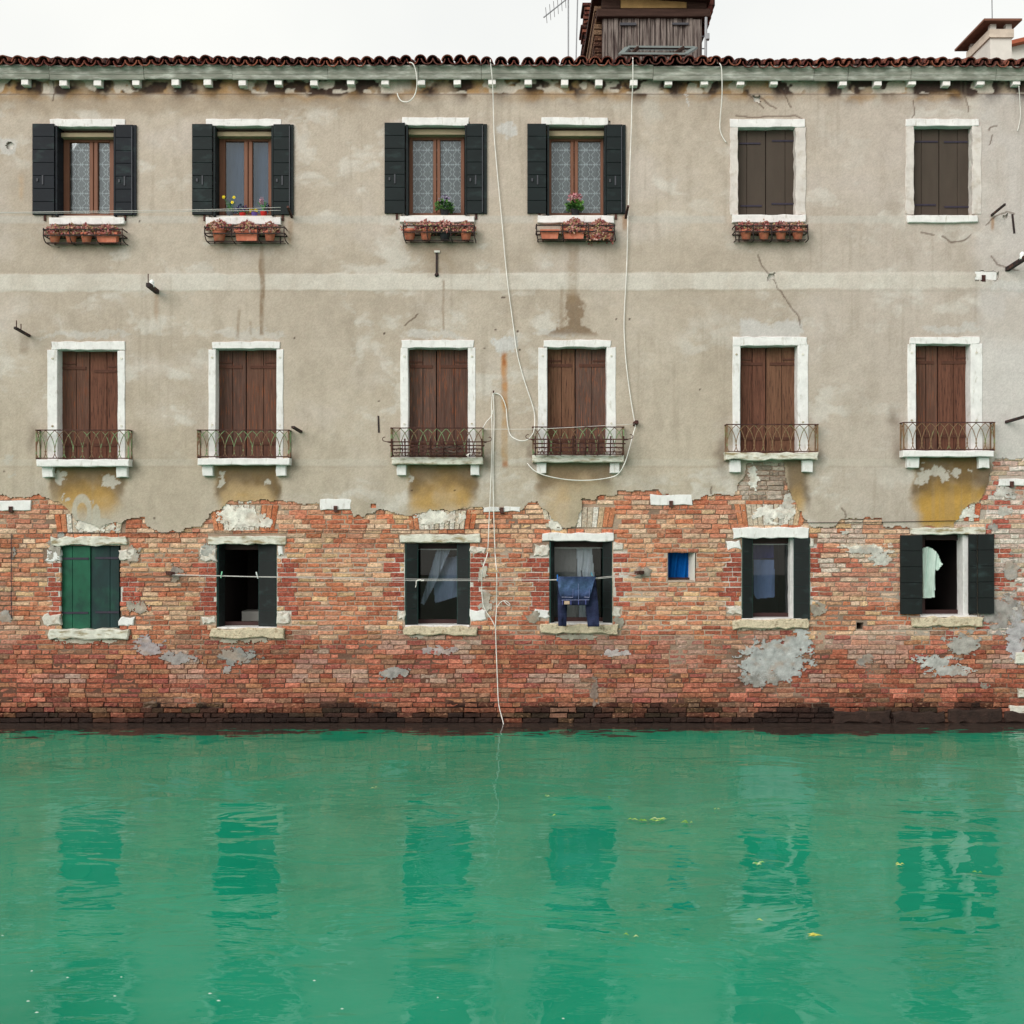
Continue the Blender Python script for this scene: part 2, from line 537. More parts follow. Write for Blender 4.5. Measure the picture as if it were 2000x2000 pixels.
def water_mat():
    m = bpy.data.materials.new('canal_water')
    m.use_nodes = True
    nt = m.node_tree
    N, L = nt.nodes, nt.links
    N.clear()
    tc = N.new('ShaderNodeTexCoord')

    def noise(scale, st, detail=3, dist=0.0, rot=0.0):
        mp = N.new('ShaderNodeMapping')
        mp.inputs['Scale'].default_value = st
        mp.inputs['Rotation'].default_value = (0, 0, rot)
        L.new(tc.outputs['Object'], mp.inputs[0])
        n = N.new('ShaderNodeTexNoise')
        n.inputs['Scale'].default_value = scale
        n.inputs['Detail'].default_value = detail
        n.inputs['Roughness'].default_value = .5
        n.inputs['Distortion'].default_value = dist
        L.new(mp.outputs[0], n.inputs['Vector'])
        return n.outputs['Fac']

    def mth(op, a, b_=None):
        n = N.new('ShaderNodeMath')
        n.operation = op
        for i, q in enumerate((a, b_)):
            if q is None: continue
            if isinstance(q, (int, float)): n.inputs[i].default_value = q
            else: L.new(q, n.inputs[i])
        return n.outputs[0]

    def rng(v, a, b_, c, d):
        n = N.new('ShaderNodeMapRange')
        n.interpolation_type = 'SMOOTHSTEP'
        for k, q in zip(('From Min', 'From Max', 'To Min', 'To Max'), (a, b_, c, d)):
            n.inputs[k].default_value = q
        L.new(v, n.inputs['Value'])
        return n.outputs[0]
    # ripples: broad swell, wind patches of short waves, slick calm between
    swell = mth('MULTIPLY', noise(.75, (.75, 1, 1), 2, .5, .5), .024)
    patch = rng(noise(.42, (.6, 1, 1), 3, .8), .42, .62, .10, 1)
    patch2 = rng(noise(.8, (.7, 1, 1), 3, .8, 1.0), .40, .66, .10, 1)
    mid = mth('MULTIPLY', mth('MULTIPLY', noise(1.7, (.6, 1.2, 1), 3, .8, -.7), .016), patch2)
    rip = mth('MULTIPLY', mth('MULTIPLY', noise(5.0, (.4, 1.3, 1), 2, .9, .4), .0042), patch)
    rip2 = mth('MULTIPLY', mth('MULTIPLY', noise(14, (.45, 1.2, 1), 2, .5, -.4), .0009), patch)
    h = mth('ADD', mth('ADD', mth('ADD', swell, mid), rip), rip2)
    bp = N.new('ShaderNodeBump')
    bp.inputs['Strength'].default_value = 1
    bp.inputs['Distance'].default_value = 1
    L.new(h, bp.inputs['Height'])
    fr = N.new('ShaderNodeFresnel')
    fr.inputs['IOR'].default_value = 1.333
    L.new(bp.outputs[0], fr.inputs['Normal'])
    gl = N.new('ShaderNodeBsdfGlossy')
    gl.inputs['Roughness'].default_value = .02
    L.new(bp.outputs[0], gl.inputs['Normal'])
    tr = N.new('ShaderNodeBsdfTransparent')
    mx = N.new('ShaderNodeMixShader')
    geo = N.new('ShaderNodeNewGeometry')
    L.new(mth('MULTIPLY', fr.outputs[0], mth('SUBTRACT', 1.0, geo.outputs['Backfacing'])), mx.inputs[0])
    L.new(tr.outputs[0], mx.inputs[1])
    L.new(gl.outputs[0], mx.inputs[2])
    o = N.new('ShaderNodeOutputMaterial')
    L.new(mx.outputs[0], o.inputs[0])
    return m


M['water'] = water_mat()
M['silt'] = material('silty_water', (.007, .245, .136), .9, .16, .4, bump=0, spec=0, second=(.016, .262, .150), sc=(.4, .62), sscale=.55)

# ------------------------------------------------------------------ the canal
wm = MB()
wm.add([(-120, -14.5, 0), (120, -14.5, 0), (120, .35, 0), (-120, .35, 0)], [(0, 1, 2, 3)])
water = wm.build('water', M['water'])
water['kind'] = 'structure'
wm = MB()
wm.add([(-120, -14.5, -.03), (120, -14.5, -.03), (120, .35, -.03), (-120, .35, -.03)], [(0, 1, 2, 3)])
silt = wm.build('silty_water_body', M['silt'], water)

q_ = MB().box(-120, 120, -60, -14.3, -2, 1.42)
quay = q_.build('quay', material('paving', tuple(srgb(168, 160, 150)), .9, .2, 1.5, bump=.4, bscale=8, bdist=.02, spec=.15))
quay['kind'] = 'structure'

# ------------------------------------------------------------------ the building
HX = 9.2
house = empty('apartment_building', (0, 0, 0), 'long Venetian canal house with peeling grey-beige plaster over exposed brick', 'building')

# openings in the wall, photo pixels at the wall plane
OPEN_A = [(107, 246, 227, 421), (415, 245, 535, 421), (790, 244, 912, 420), (1066, 243, 1186, 420), (1441, 247, 1554, 420), (1785, 246, 1897, 420)]
OPEN_B = [(112, 682, 230, 905), (421, 680, 540, 902), (797, 679, 914, 901), (1069, 677, 1185, 897), (1446, 674, 1558, 893), (1789, 671, 1899, 888)]
OPEN_C = [(120, 1064, 234, 1232), (423, 1062, 541, 1229), (790, 1059, 918, 1225), (1073, 1056, 1197, 1221), (1448, 1049, 1582, 1212), (1797, 1043, 1910, 1206)]
OPEN_S = [(1303, 1077, 1357, 1136), (1672, 1217, 1686, 1228)]
OPENINGS = OPEN_A + OPEN_B + OPEN_C + OPEN_S

# lower edge of the plaster, traced
EDGE = [(-300, 975), (-120, 968), (0, 968), (50, 972), (55, 969), (82, 968), (95, 976), (105, 982), (122, 984), (132, 993), (140, 1003), (155, 1013), (175, 1022), (195, 1028),
        (215, 1024), (235, 1019), (250, 1012), (258, 1011), (283, 1012), (286, 1028), (300, 1034), (322, 1043), (340, 1037), (358, 1037), (362, 1031), (392, 1028), (403, 1018),
        (412, 1003), (435, 995), (450, 980), (463, 977), (490, 981), (515, 977), (545, 977), (590, 984), (625, 983), (635, 976), (655, 974), (680, 976), (686, 990), (692, 1008),
        (705, 1008), (720, 1003), (735, 997), (755, 996), (775, 1002), (790, 1009), (805, 1007), (832, 1000), (850, 998), (880, 997), (898, 992), (930, 991), (960, 990), (1000, 992),
        (1018, 997), (1030, 985), (1047, 983), (1060, 993), (1070, 998), (1080, 1012), (1090, 1020), (1100, 1027), (1125, 1027), (1130, 1010), (1135, 993), (1132, 978), (1140, 970),
        (1150, 972), (1158, 975), (1168, 968), (1200, 965), (1205, 960), (1230, 962), (1245, 958), (1285, 957), (1297, 967), (1345, 967), (1352, 979), (1368, 976), (1376, 966),
        (1432, 965), (1440, 955), (1447, 935), (1456, 916), (1458, 903), (1531, 903), (1534, 935), (1538, 958), (1546, 972), (1557, 990), (1565, 1005), (1580, 1028), (1625, 1030), (1640, 1014),
        (1665, 1012), (1690, 1012), (1722, 1011), (1726, 1030), (1760, 1028), (1780, 1031), (1860, 1030), (1866, 1017), (1880, 998), (1890, 985), (1910, 983), (1918, 965),
        (1928, 945), (1934, 925), (1937, 905), (1942, 897), (2000, 895), (2300, 890)]
EX, EY = np.array([e[0] for e in EDGE], float), np.array([e[1] for e in EDGE], float)


def edge_y(px):
    return np.interp(px, EX, EY)


def in_rects(px, py, rects, g=0):
    m = np.zeros(np.shape(px), bool)
    for (a, b, c, d) in rects:
        m |= (px > a - g) & (px < c + g) & (py > b - g) & (py < d + g)
    return m


def mixc(col, target, a):
    return col * (1 - a[..., None]) + np.array(target) * a[..., None]


def box_soft(PX, PY, x0, x1, y0, y1, sx, sy):
    return sstep(x0 - sx, x0 + sx, PX) * (1 - sstep(x1 - sx, x1 + sx, PX)) * sstep(y0 - sy, y0 + sy, PY) * (1 - sstep(y1 - sy, y1 + sy, PY))


CORB = [-95, -28, 48, 123, 190, 265, 342, 405, 473, 543, 613, 685, 752, 823, 893, 961, 1032, 1103, 1170, 1238, 1306, 1376, 1447, 1512, 1647, 1715, 1782, 1849, 1916, 1986, 2055, 2120]

CRACKS = [[(1478, 500), (1487, 523), (1500, 538), (1512, 548), (1517, 562), (1528, 572), (1535, 588), (1545, 603), (1556, 618), (1563, 640)],
          [(1482, 188), (1500, 204), (1515, 213)], [(1520, 172), (1537, 195), (1545, 210)], [(1461, 186), (1478, 200), (1492, 212)],
          [(1436, 228), (1470, 232), (1500, 229), (1552, 227), (1565, 233)], [(1780, 198), (1783, 222), (1779, 231)], [(1885, 190), (1891, 210), (1890, 220)],
          [(1930, 255), (1933, 249), (1943, 247)], [(1925, 440), (1940, 425), (1962, 415), (1980, 420)], [(1798, 456), (1823, 459)], [(1840, 462), (1853, 474), (1880, 472), (1894, 460)],
          [(105, 160), (108, 182), (106, 200)], [(792, 635), (803, 626), (813, 620), (817, 614)], [(1932, 500), (1940, 508), (1946, 518), (1960, 522), (1985, 530)],
          [(1935, 265), (1930, 285)], [(1648, 1012), (1649, 1000), (1643, 992)], [(1390, 965), (1388, 950)]]

STRIPS = [(-300, 2300, 536, 568), ]


def plaster_color(PX, PY):
    wx = PX + (fbm(PX / 30, PY / 30, 1) - .5) * 26
    wy = PY + (fbm(PX / 30, PY / 30, 5) - .5) * 26
    n1 = fbm(PX / 180, PY / 180, 0, 5)
    n2 = fbm(PX / 46, PY / 46, 2, 4)
    n3 = fbm(PX / 14, PY / 14, 3, 3)
    col = np.empty(PX.shape + (3,))
    col[:] = srgb(184, 172, 157)
    col = mixc(col, srgb(168, 155, 139), sstep(.42, .68, n1) * .55)
    col = mixc(col, srgb(190, 179, 168), sstep(.55, .8, fbm(PX / 120, PY / 90, 4, 5)) * .8)
    # warmer toward the lower left, greyer and pinker to the right
    col = mixc(col, srgb(180, 167, 146), sstep(600, 950, PY) * .4)
    col = mixc(col, srgb(182, 171, 163), sstep(1350, 1800, PX) * .5)
    # scuffed pale patches
    sc_n = fbm((PX + 30 * n3) / 60, (PY + 30 * n2) / 34, 2, 6, .62)
    scuff = sstep(.52, .72, sc_n) * sstep(.38, .62, fbm(PX / 260, PY / 200, 6, 4))
    col = mixc(col, srgb(204, 199, 190), scuff * .62)
    col = mixc(col, srgb(150, 138, 122), sstep(.5, .75, fbm((PX + 40 * n2) / 40, PY / 90, 5, 6, .6)) * .28)
    # lavender grey repair at the right end
    pat = sstep(1895, 1925, wx) * (.65 + .35 * sstep(.4, .6, n2))
    col = mixc(col, srgb(190, 183, 177), pat * .9)
    col = mixc(col, srgb(198, 193, 188), sstep(1640 + 215, 1905, wx) * sstep(640, 690, wy) * .8)
    # later render bands of paler mortar
    b = box_soft(PX, wy * .25 + PY * .75, -400, 2400, 536 - (PX - 300) * .003, 569 - (PX - 300) * .003, 5, 1.5)
    col = mixc(col, srgb(200, 194, 183), b * (.62 + .3 * sstep(.35, .6, n2)) * (1 - .6 * sstep(1850, 1950, PX)))
    for (x0, x1) in ((-300, 90), (240, 388), (575, 775), (925, 1042), (1228, 1416), (1577, 1763)):
        b = box_soft(PX, PY, x0, x1, 423, 437, 3, 1.5)
        col = mixc(col, srgb(186, 180, 170), b * .7)
    for (x0, x1) in ((-300, 66), (262, 380), (574, 760), (946, 1036), (1224, 1412), (1602, 1758)):
        b = box_soft(PX, PY, x0, x1, 897, 910, 4, 1.5)
        col = mixc(col, srgb(188, 180, 166), b * .45)
        col = mixc(col, srgb(140, 126, 108), box_soft(PX, PY, x0, x1, 911, 912.5, 4, 1) * .5)
    # frieze under the eaves: blackened and peeling
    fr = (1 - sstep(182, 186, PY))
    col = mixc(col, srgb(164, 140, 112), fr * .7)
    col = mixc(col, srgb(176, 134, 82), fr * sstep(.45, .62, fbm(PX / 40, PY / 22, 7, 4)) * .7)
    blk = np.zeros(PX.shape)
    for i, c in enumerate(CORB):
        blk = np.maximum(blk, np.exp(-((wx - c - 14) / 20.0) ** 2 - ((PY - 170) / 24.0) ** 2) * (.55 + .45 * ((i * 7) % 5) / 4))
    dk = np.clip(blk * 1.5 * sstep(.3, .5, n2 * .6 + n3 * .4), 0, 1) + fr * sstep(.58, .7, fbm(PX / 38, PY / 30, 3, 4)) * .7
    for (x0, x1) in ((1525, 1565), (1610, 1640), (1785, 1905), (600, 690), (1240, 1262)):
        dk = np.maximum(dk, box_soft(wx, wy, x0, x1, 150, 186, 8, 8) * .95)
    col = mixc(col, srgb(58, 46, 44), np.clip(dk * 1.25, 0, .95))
    peel = fr * sstep(.56, .6, fbm(PX / 30 + 9, PY / 24, 1, 3)) * (PY > 150)
    col = mixc(col, srgb(206, 196, 182), peel * .9)
    for (x0, x1, yb) in ((1572, 1597, 186), (1642, 1655, 200), (1708, 1722, 205), (1764, 1781, 190), (95, 112, 200), (780, 805, 182), (1258, 1290, 235)):
        col = mixc(col, srgb(182, 174, 162), box_soft(wx, PY, x0, x1, 140, yb, 4, 14) * .85)
    # rusty wash just below the frieze line
    rb = box_soft(PX, wy, -300, 1900, 186, 196, 30, 9) * (.35 + .65 * sstep(.4, .6, fbm(PX / 60, PY / 60, 4, 3)))
    rb *= 1 - .8 * box_soft(PX, PY, 820, 1010, 0, 400, 40, 10)
    col = mixc(col, srgb(158, 122, 76), rb * .75)
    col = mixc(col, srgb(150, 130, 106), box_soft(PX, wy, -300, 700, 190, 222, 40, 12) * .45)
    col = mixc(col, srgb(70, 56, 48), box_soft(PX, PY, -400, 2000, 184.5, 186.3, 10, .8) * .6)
    # soot and ochre below the balconies
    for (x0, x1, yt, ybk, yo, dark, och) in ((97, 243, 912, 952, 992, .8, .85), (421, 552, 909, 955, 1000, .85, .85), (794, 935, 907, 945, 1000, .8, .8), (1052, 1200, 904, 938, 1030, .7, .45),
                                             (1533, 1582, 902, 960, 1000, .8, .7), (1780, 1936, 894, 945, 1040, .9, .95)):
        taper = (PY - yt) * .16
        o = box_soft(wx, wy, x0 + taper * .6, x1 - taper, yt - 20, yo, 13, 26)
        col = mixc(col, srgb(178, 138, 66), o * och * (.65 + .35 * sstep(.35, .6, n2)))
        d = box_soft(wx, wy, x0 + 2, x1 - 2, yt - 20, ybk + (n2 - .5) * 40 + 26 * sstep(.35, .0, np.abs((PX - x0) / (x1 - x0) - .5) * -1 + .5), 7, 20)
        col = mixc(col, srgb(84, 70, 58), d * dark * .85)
    col = mixc(col, srgb(168, 156, 134), box_soft(wx, wy, 1110, 1206, 945, 1040, 9, 14) * .7)
    wx2 = wx + (fbm(PX / 8, PY / 8, 3, 4, .65) - .5) * 22
    wy2 = wy + (fbm(PX / 8, PY / 8, 6, 4, .65) - .5) * 22
    # peeled flakes down to the pale coat
    for (cx, cy, rx, ry) in ((122, 935, 11, 14), (216, 942, 15, 17), (436, 938, 8, 16), (528, 942, 5, 6), (800, 935, 5, 10), (1798, 930, 16, 14), (1826, 922, 20, 10), (1860, 918, 14, 9), (1893, 920, 4, 5),
                             (134, 968, 4, 5), (178, 974, 2, 5), (1840, 936, 6, 12), (30, 933, 8, 4), (15, 900, 8, 6), (60, 706, 8, 4)):
        r = ((wx2 - cx) / rx) ** 2 + ((wy2 - cy) / ry) ** 2
        col = mixc(col, srgb(182, 175, 163), (1 - sstep(.8, 1.1, r)) * .95)
    # pale arch-shaped smear above the first ground window
    for (cx, cy, rx, ry) in ((162, 1000, 19, 34), (190, 1010, 8, 24), (200, 1022, 24, 9)):
        r = np.sqrt(((PX - cx) / rx) ** 2 + ((PY - cy) / ry) ** 2)
        ringm = (1 - sstep(1.0, 1.08, r)) * (sstep(.5, .58, r) if cx < 170 else 1) if cx < 170 else (1 - sstep(1.0, 1.08, r))
        col = mixc(col, srgb(178, 172, 158), ringm * .85 * (PY > 960))
    # repairs
    for (cx, cy, rx, ry, a) in ((986, 676, 22, 16, .9),  (990, 255, 20, 17, .85), (20, 286, 20, 16, .7), (855, 655, 55, 9, .5), (485, 652, 75, 10, .4), (1090, 652, 40, 10, .5),
                             (170, 655, 90, 7, .4), (1855, 645, 60, 10, .5), (1970, 560, 40, 14, .5), (1345, 195, 2, 12, .8)):
        r = ((wx2 - cx) / rx) ** 2 + ((wy2 - cy) / ry) ** 2
        col = mixc(col, srgb(194, 192, 188), (1 - sstep(.75, 1.25, r)) * a)
    col = mixc(col, srgb(192, 189, 185), box_soft(wx2, wy2 + np.abs(PX - 1505) * .22, 1443, 1566, 636, 700, 4, 5) * .75)
    hw_ = 11 + np.clip(PY - 570, 0, 90) * .13 + np.clip(PY - 636, 0, 20) * 1.6
    col = mixc(col, srgb(120, 98, 75), (1 - sstep(-4, 4, np.abs(wx2 - 1118) - hw_)) * sstep(570, 590, wy2) * (1 - sstep(648, 662, PY)) * .8)
    # run-off below sills, racks and irons
    def streak(x0, x1, y0, y1, c, a, soft=3, fadey=30):
        nonlocal col
        w2 = PX + (fbm(PX / 12, PY / 40, 2) - .5) * 8
        col = mixc(col, c, box_soft(w2, PY, x0, x1, y0, y1, soft, fadey * .5) * a * (.6 + .4 * sstep(.35, .6, n3)))
    br = srgb(124, 102, 78)
    streak(508, 517, 480, 655, br, .75, 2, 8); streak(464, 470, 605, 662, br, .6, 2, 14); streak(489, 494, 628, 655, br, .45, 2, 6)
    streak(863, 867, 548, 646, br, .55, 1.5, 6); streak(1094, 1100, 560, 648, br, .4, 2, 10)
    streak(1108, 1128, 470, 590, srgb(140, 118, 92), .5, 8, 20); pass
    streak(980, 991, 690, 800, srgb(176, 124, 72), .8, 2.5, 16); streak(979, 992, 780, 905, srgb(172, 134, 84), .6, 3, 20); streak(982, 988, 690, 715, srgb(150, 86, 44), .7, 2, 10)
    streak(980, 992, 900, 912, srgb(160, 100, 56), .7, 3, 8)
    streak(302, 309, 575, 625, srgb(150, 112, 74), .5, 3, 30); streak(40, 60, 655, 690, srgb(126, 110, 92), .6, 6, 20); streak(563, 572, 430, 480, srgb(140, 108, 74), .6, 4, 24)
    streak(1216, 1224, 420, 450, srgb(146, 104, 62), .6, 2, 10); streak(40, 48, 340, 390, srgb(180, 146, 110), .4, 4, 20); streak(1932, 1940, 425, 450, srgb(150, 108, 64), .7, 3, 12)
    for (cx, y0, hw, ln) in ((160, 474, 75, 34), (480, 472, 70, 50), (858, 470, 65, 46), (1120, 468, 70, 44), (1507, 468, 64, 30)):
        streak(cx - hw, cx + hw, y0 - 8, y0 + ln * .4, srgb(138, 120, 98), .6, 18, ln)
    streak(830, 890, 486, 540, srgb(138, 120, 98), .5, 14, 20)
    for (cx, cy) in ((262, 905), (573, 905), (948, 900), (1222, 890), (1405, 880), (1410, 905), (1600, 890), (1750, 885), (1036, 898), (66, 850), (1745, 820)):
        r = ((wx - cx) / 11) ** 2 + ((wy - cy) / 24) ** 2
        col = mixc(col, srgb(112, 98, 84), np.exp(-r * 1.2) * .6)
    # little holes and nails
    for (cx, cy) in ((117, 484), (274, 433), (576, 661), (751, 652), (741, 784), (968, 645), (947, 681), (1015, 684), (1011, 648), (981, 582), (985, 582), (1203, 624), (1229, 624), (1366, 761), (805, 958), (888, 958), (303, 1012), (10, 921)):
        r = ((PX - cx) / 2.2) ** 2 + ((PY - cy) / 2.0) ** 2
        col = mixc(col, srgb(58, 38, 32), (1 - sstep(.4, 1.3, r)) * .9)
    for crk in CRACKS:
        cr = np.full(PX.shape, 99.)
        xs = [p[0] for p in crk]
        ys = [p[1] for p in crk]
        sel = (PX > min(xs) - 8) & (PX < max(xs) + 8) & (PY > min(ys) - 8) & (PY < max(ys) + 8)
        if not sel.any(): continue
        X, Y = PX[sel] + (n3[sel] - .5) * 8, PY[sel] + (n2[sel] - .5) * 6
        dmin = np.full(X.shape, 99.)
        for (a, b_), (c, d) in zip(crk[:-1], crk[1:]):
            t = np.clip(((X - a) * (c - a) + (Y - b_) * (d - b_)) / ((c - a) ** 2 + (d - b_) ** 2), 0, 1)
            dmin = np.minimum(dmin, np.hypot(X - a - t * (c - a), Y - b_ - t * (d - b_)))
        cr[sel] = dmin
        col = mixc(col, srgb(90, 72, 60), (1 - sstep(.6, 2.0, cr)) * .8)  # shade in the depth of the cracks painted as dark lines, no relief
    drip = sstep(.58, .78, fbm(PX / 7, PY / 170, 1, 3)) * sstep(.4, .6, fbm(PX / 120, PY / 120, 7, 3))
    col = mixc(col, srgb(138, 126, 110), drip * .2)
    col *= (.92 + .16 * n3)[..., None] * np.array((.975, .96, .975))
    col *= (1 + (NR.rand(*PX.shape) - .5) * .17)[..., None]
    return np.clip(col, 0, 1)


STONES = [(97, 232, 244, 247), (402, 232, 549, 246), (785, 229, 916, 245), (1058, 229, 1187, 244), (1426, 232, 1573, 248), (1769, 232, 1912, 246),
          (100, 667, 243, 683), (414, 667, 546, 681), (784, 664, 925, 679), (1062, 664, 1193, 678), (1431, 658, 1576, 675), (1777, 658, 1914, 672)]


def plaster_mask(px, py):
    j = (fbm(px / 14, py / 14, 2, 4) - .5) * 13
    m = (py + j < edge_y(px + (fbm(px / 10, py / 10, 6, 3) - .5) * 9)) & (py > 118)
    m &= ~in_rects(px, py, OPENINGS, 5)
    m &= ~in_rects(px, py, STONES, -3)
    m &= ~((np.abs(px - 730) < 6) & (np.abs(py - 988) < 5))
    r = np.hypot(px - 21, py - 286)
    m &= r > 8
    # flaked holes
    for (x0, y0, x1, y1) in ((1497, 533, 1513, 549), (1902, 529, 1948, 549), (1955, 418, 1968, 428), (1470, 190, 1484, 201)):
        m &= ~((px + j * .6 > x0) & (px + j * .6 < x1) & (py + j > y0) & (py + j < y1))
    return m


def plaster_disp(PX, PY):
    n = fbm(PX / 300, PY / 300, 1, 3)
    n2 = fbm(PX / 26, PY / 26, 5, 4)
    d = -(n - .5) * .014 - (n2 - .5) * .006
    e = edge_y(PX) - PY
    d += (1 - sstep(0, 30, e)) * .008
    d += sstep(183, 185.5, PY) * -.008           # the frieze sits back of the wall face
    d -= box_soft(PX, PY, -400, 2400, 536, 569, 5, 1.5) * .004
    return np.minimum(d, .008)


PL_Y = -.034
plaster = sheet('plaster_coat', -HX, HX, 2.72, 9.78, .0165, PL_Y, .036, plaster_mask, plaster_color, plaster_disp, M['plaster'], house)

# ---- mortar bed / wall core with its openings
XB0, XB1 = -HX, HX


def zone_newbrick(px, py):
    z = np.zeros(np.shape(px), bool)
    for (a, b, c, d) in ((92, 1096, 122, 1206), (232, 1130, 272, 1180), (388, 1098, 425, 1200), (540, 1084, 578, 1198), (765, 1082, 792, 1205), (916, 1078, 946, 1192), (1034, 1084, 1074, 1192),
                         (1196, 1075, 1224, 1188), (1412, 1082, 1450, 1186), (1581, 1065, 1597, 1180), (1940, 1070, 1972, 1136)):
        z |= (px > a) & (px < c) & (py > b) & (py < d)
    return z


def mortar_color(PX, PY):
    n1, n2 = fbm(PX / 120, PY / 60, 0, 4), fbm(PX / 20, PY / 20, 3, 3)
    col = np.empty(PX.shape + (3,))
    col[:] = srgb(164, 142, 124)
    col = mixc(col, srgb(120, 96, 82), sstep(.4, .6, n1) * .8)
    mid = box_soft(PX, PY, 420, 1420, 1075, 1235, 80, 30)
    col = mixc(col, srgb(196, 178, 162), mid * .6)
    col = mixc(col, srgb(104, 74, 62), sstep(1240, 1290, PY) * (1 - .75 * sstep(.52, .66, fbm(PX / 90, PY / 50, 5, 3))))
    col = mixc(col, srgb(204, 196, 186), sstep(1560, 1900, PX) * (1 - sstep(1230, 1280, PY)) * .5)
    col = mixc(col, srgb(206, 200, 192), zone_newbrick(PX, PY).astype(float) * .9)
    col = mixc(col, srgb(30, 21, 19), sstep(1366, 1384, PY + (n2 - .5) * 40))
    col *= (.85 + .3 * n2)[..., None]
    return col


core = sheet('brick_wall', XB0, XB1, -.5, 4.05, .035, 0.0, .38, lambda x, y: ~in_rects(x, y, OPENINGS, 0), mortar_color,
             lambda X, Y: (fbm(X / 40, Y / 40, 4, 3) - .5) * .012, M['mortar'], house)
# solid wall behind the plaster with reveals
bk = MB()
xs = sorted({-HX, HX} | {W(r[i], 0).x for r in OPENINGS for i in (0, 2)})
zs = sorted({4.0, 9.75} | {min(max(W(0, r[i]).z, 4.0), 9.75) for r in OPEN_A + OPEN_B for i in (1, 3)})
for i in range(len(xs) - 1):
    for j in range(len(zs) - 1):
        cx, cz = (xs[i] + xs[i + 1]) / 2, (zs[j] + zs[j + 1]) / 2
        px, py = 1000 + cx * 130, 1410 - cz * 130
        if in_rects(np.array(px), np.array(py), OPENINGS):
            continue
        if xs[i + 1] - xs[i] < 1e-4: continue
        bk.box(xs[i], xs[i + 1], .01, .38, zs[j], zs[j + 1])
bk.build('wall_core', M['render_wall'], house)

# ---- bricks
SKIP = []       # stone pieces embedded in the brickwork (photo px)
LINT_C = [(99, 1050, 247, 1066), (407, 1047, 558, 1063), (781, 1043, 937, 1060), (1059, 1041, 1199, 1057), (1432, 1030, 1580, 1051), (1778, 1030, 1925, 1044)]
SILL_C = [(94, 1230, 250, 1248), (411, 1228, 556, 1246), (787, 1224, 932, 1240), (1055, 1220, 1207, 1238), (1433, 1211, 1580, 1228), (1780, 1205, 1920, 1224)]
BLOCKS = [(86, 1074, 119, 1097), (233, 1072, 265, 1096), (80, 1199, 119, 1222), (233, 1205, 265, 1222), (388, 1070, 422, 1096), (391, 1203, 422, 1219), (542, 1064, 556, 1086), (542, 1197, 569, 1219),
          (918, 1068, 950, 1081), (918, 1191, 952, 1213), (776, 1194, 790, 1211), (1041, 1063, 1072, 1086), (1040, 1190, 1072, 1208), (1198, 1059, 1218, 1077), (1198, 1187, 1214, 1205),
          (1417, 1056, 1447, 1074), (1418, 1184, 1448, 1200), (1583, 1051, 1595, 1068)]
ANCH = [(-10, 978, 60, 997, 20), (625, 974, 686, 996, 655), (944, 990, 976, 999, 0), (984, 989, 1016, 999, 980), (1271, 966, 1352, 986, 1311), (1951, 935, 2003, 948, 1977)]
ARCH = [(112, 1004, 236, 1041, .14), (418, 986, 536, 1036, .18), (800, 996, 926, 1034, .18), (1066, 990, 1196, 1030, .2), (1442, 984, 1568, 1026, .2), (1862, 982, 1912, 1018, .12)]
SOLID = OPEN_C + OPEN_S + LINT_C + SILL_C + BLOCKS + [a[:4] for a in ANCH]
PAL_UP = [(190, 126, 94), (184, 112, 78), (200, 152, 116), (176, 104, 76), (198, 162, 120), (188, 122, 90), (176, 114, 84), (204, 166, 132)]
PAL_LO = [(162, 94, 70), (148, 80, 60), (174, 110, 82), (158, 88, 66), (170, 118, 84), (186, 112, 88), (152, 84, 72), (148, 108, 84)]
PAL_TOP = [(194, 124, 90), (202, 164, 130), (192, 116, 82), (200, 142, 110), (208, 176, 146), (184, 108, 78)]
PAL_RT = [(204, 160, 128), (196, 140, 108), (208, 176, 148), (186, 118, 92), (178, 104, 82), (204, 168, 128)]
PAL_NEW = [(160, 82, 64), (150, 74, 58), (168, 90, 70)]
PAL_EDGE = [(206, 188, 172), (196, 152, 128), (184, 116, 96), (210, 198, 186), (190, 168, 140), (170, 92, 76)]
PAL_GREY = [(150, 134, 118), (166, 150, 134), (178, 164, 148), (140, 122, 106)]


def f1(fn, *a):
    return float(fn(*[np.array([q], float) if i < 2 else q for i, q in enumerate(a)])[0])


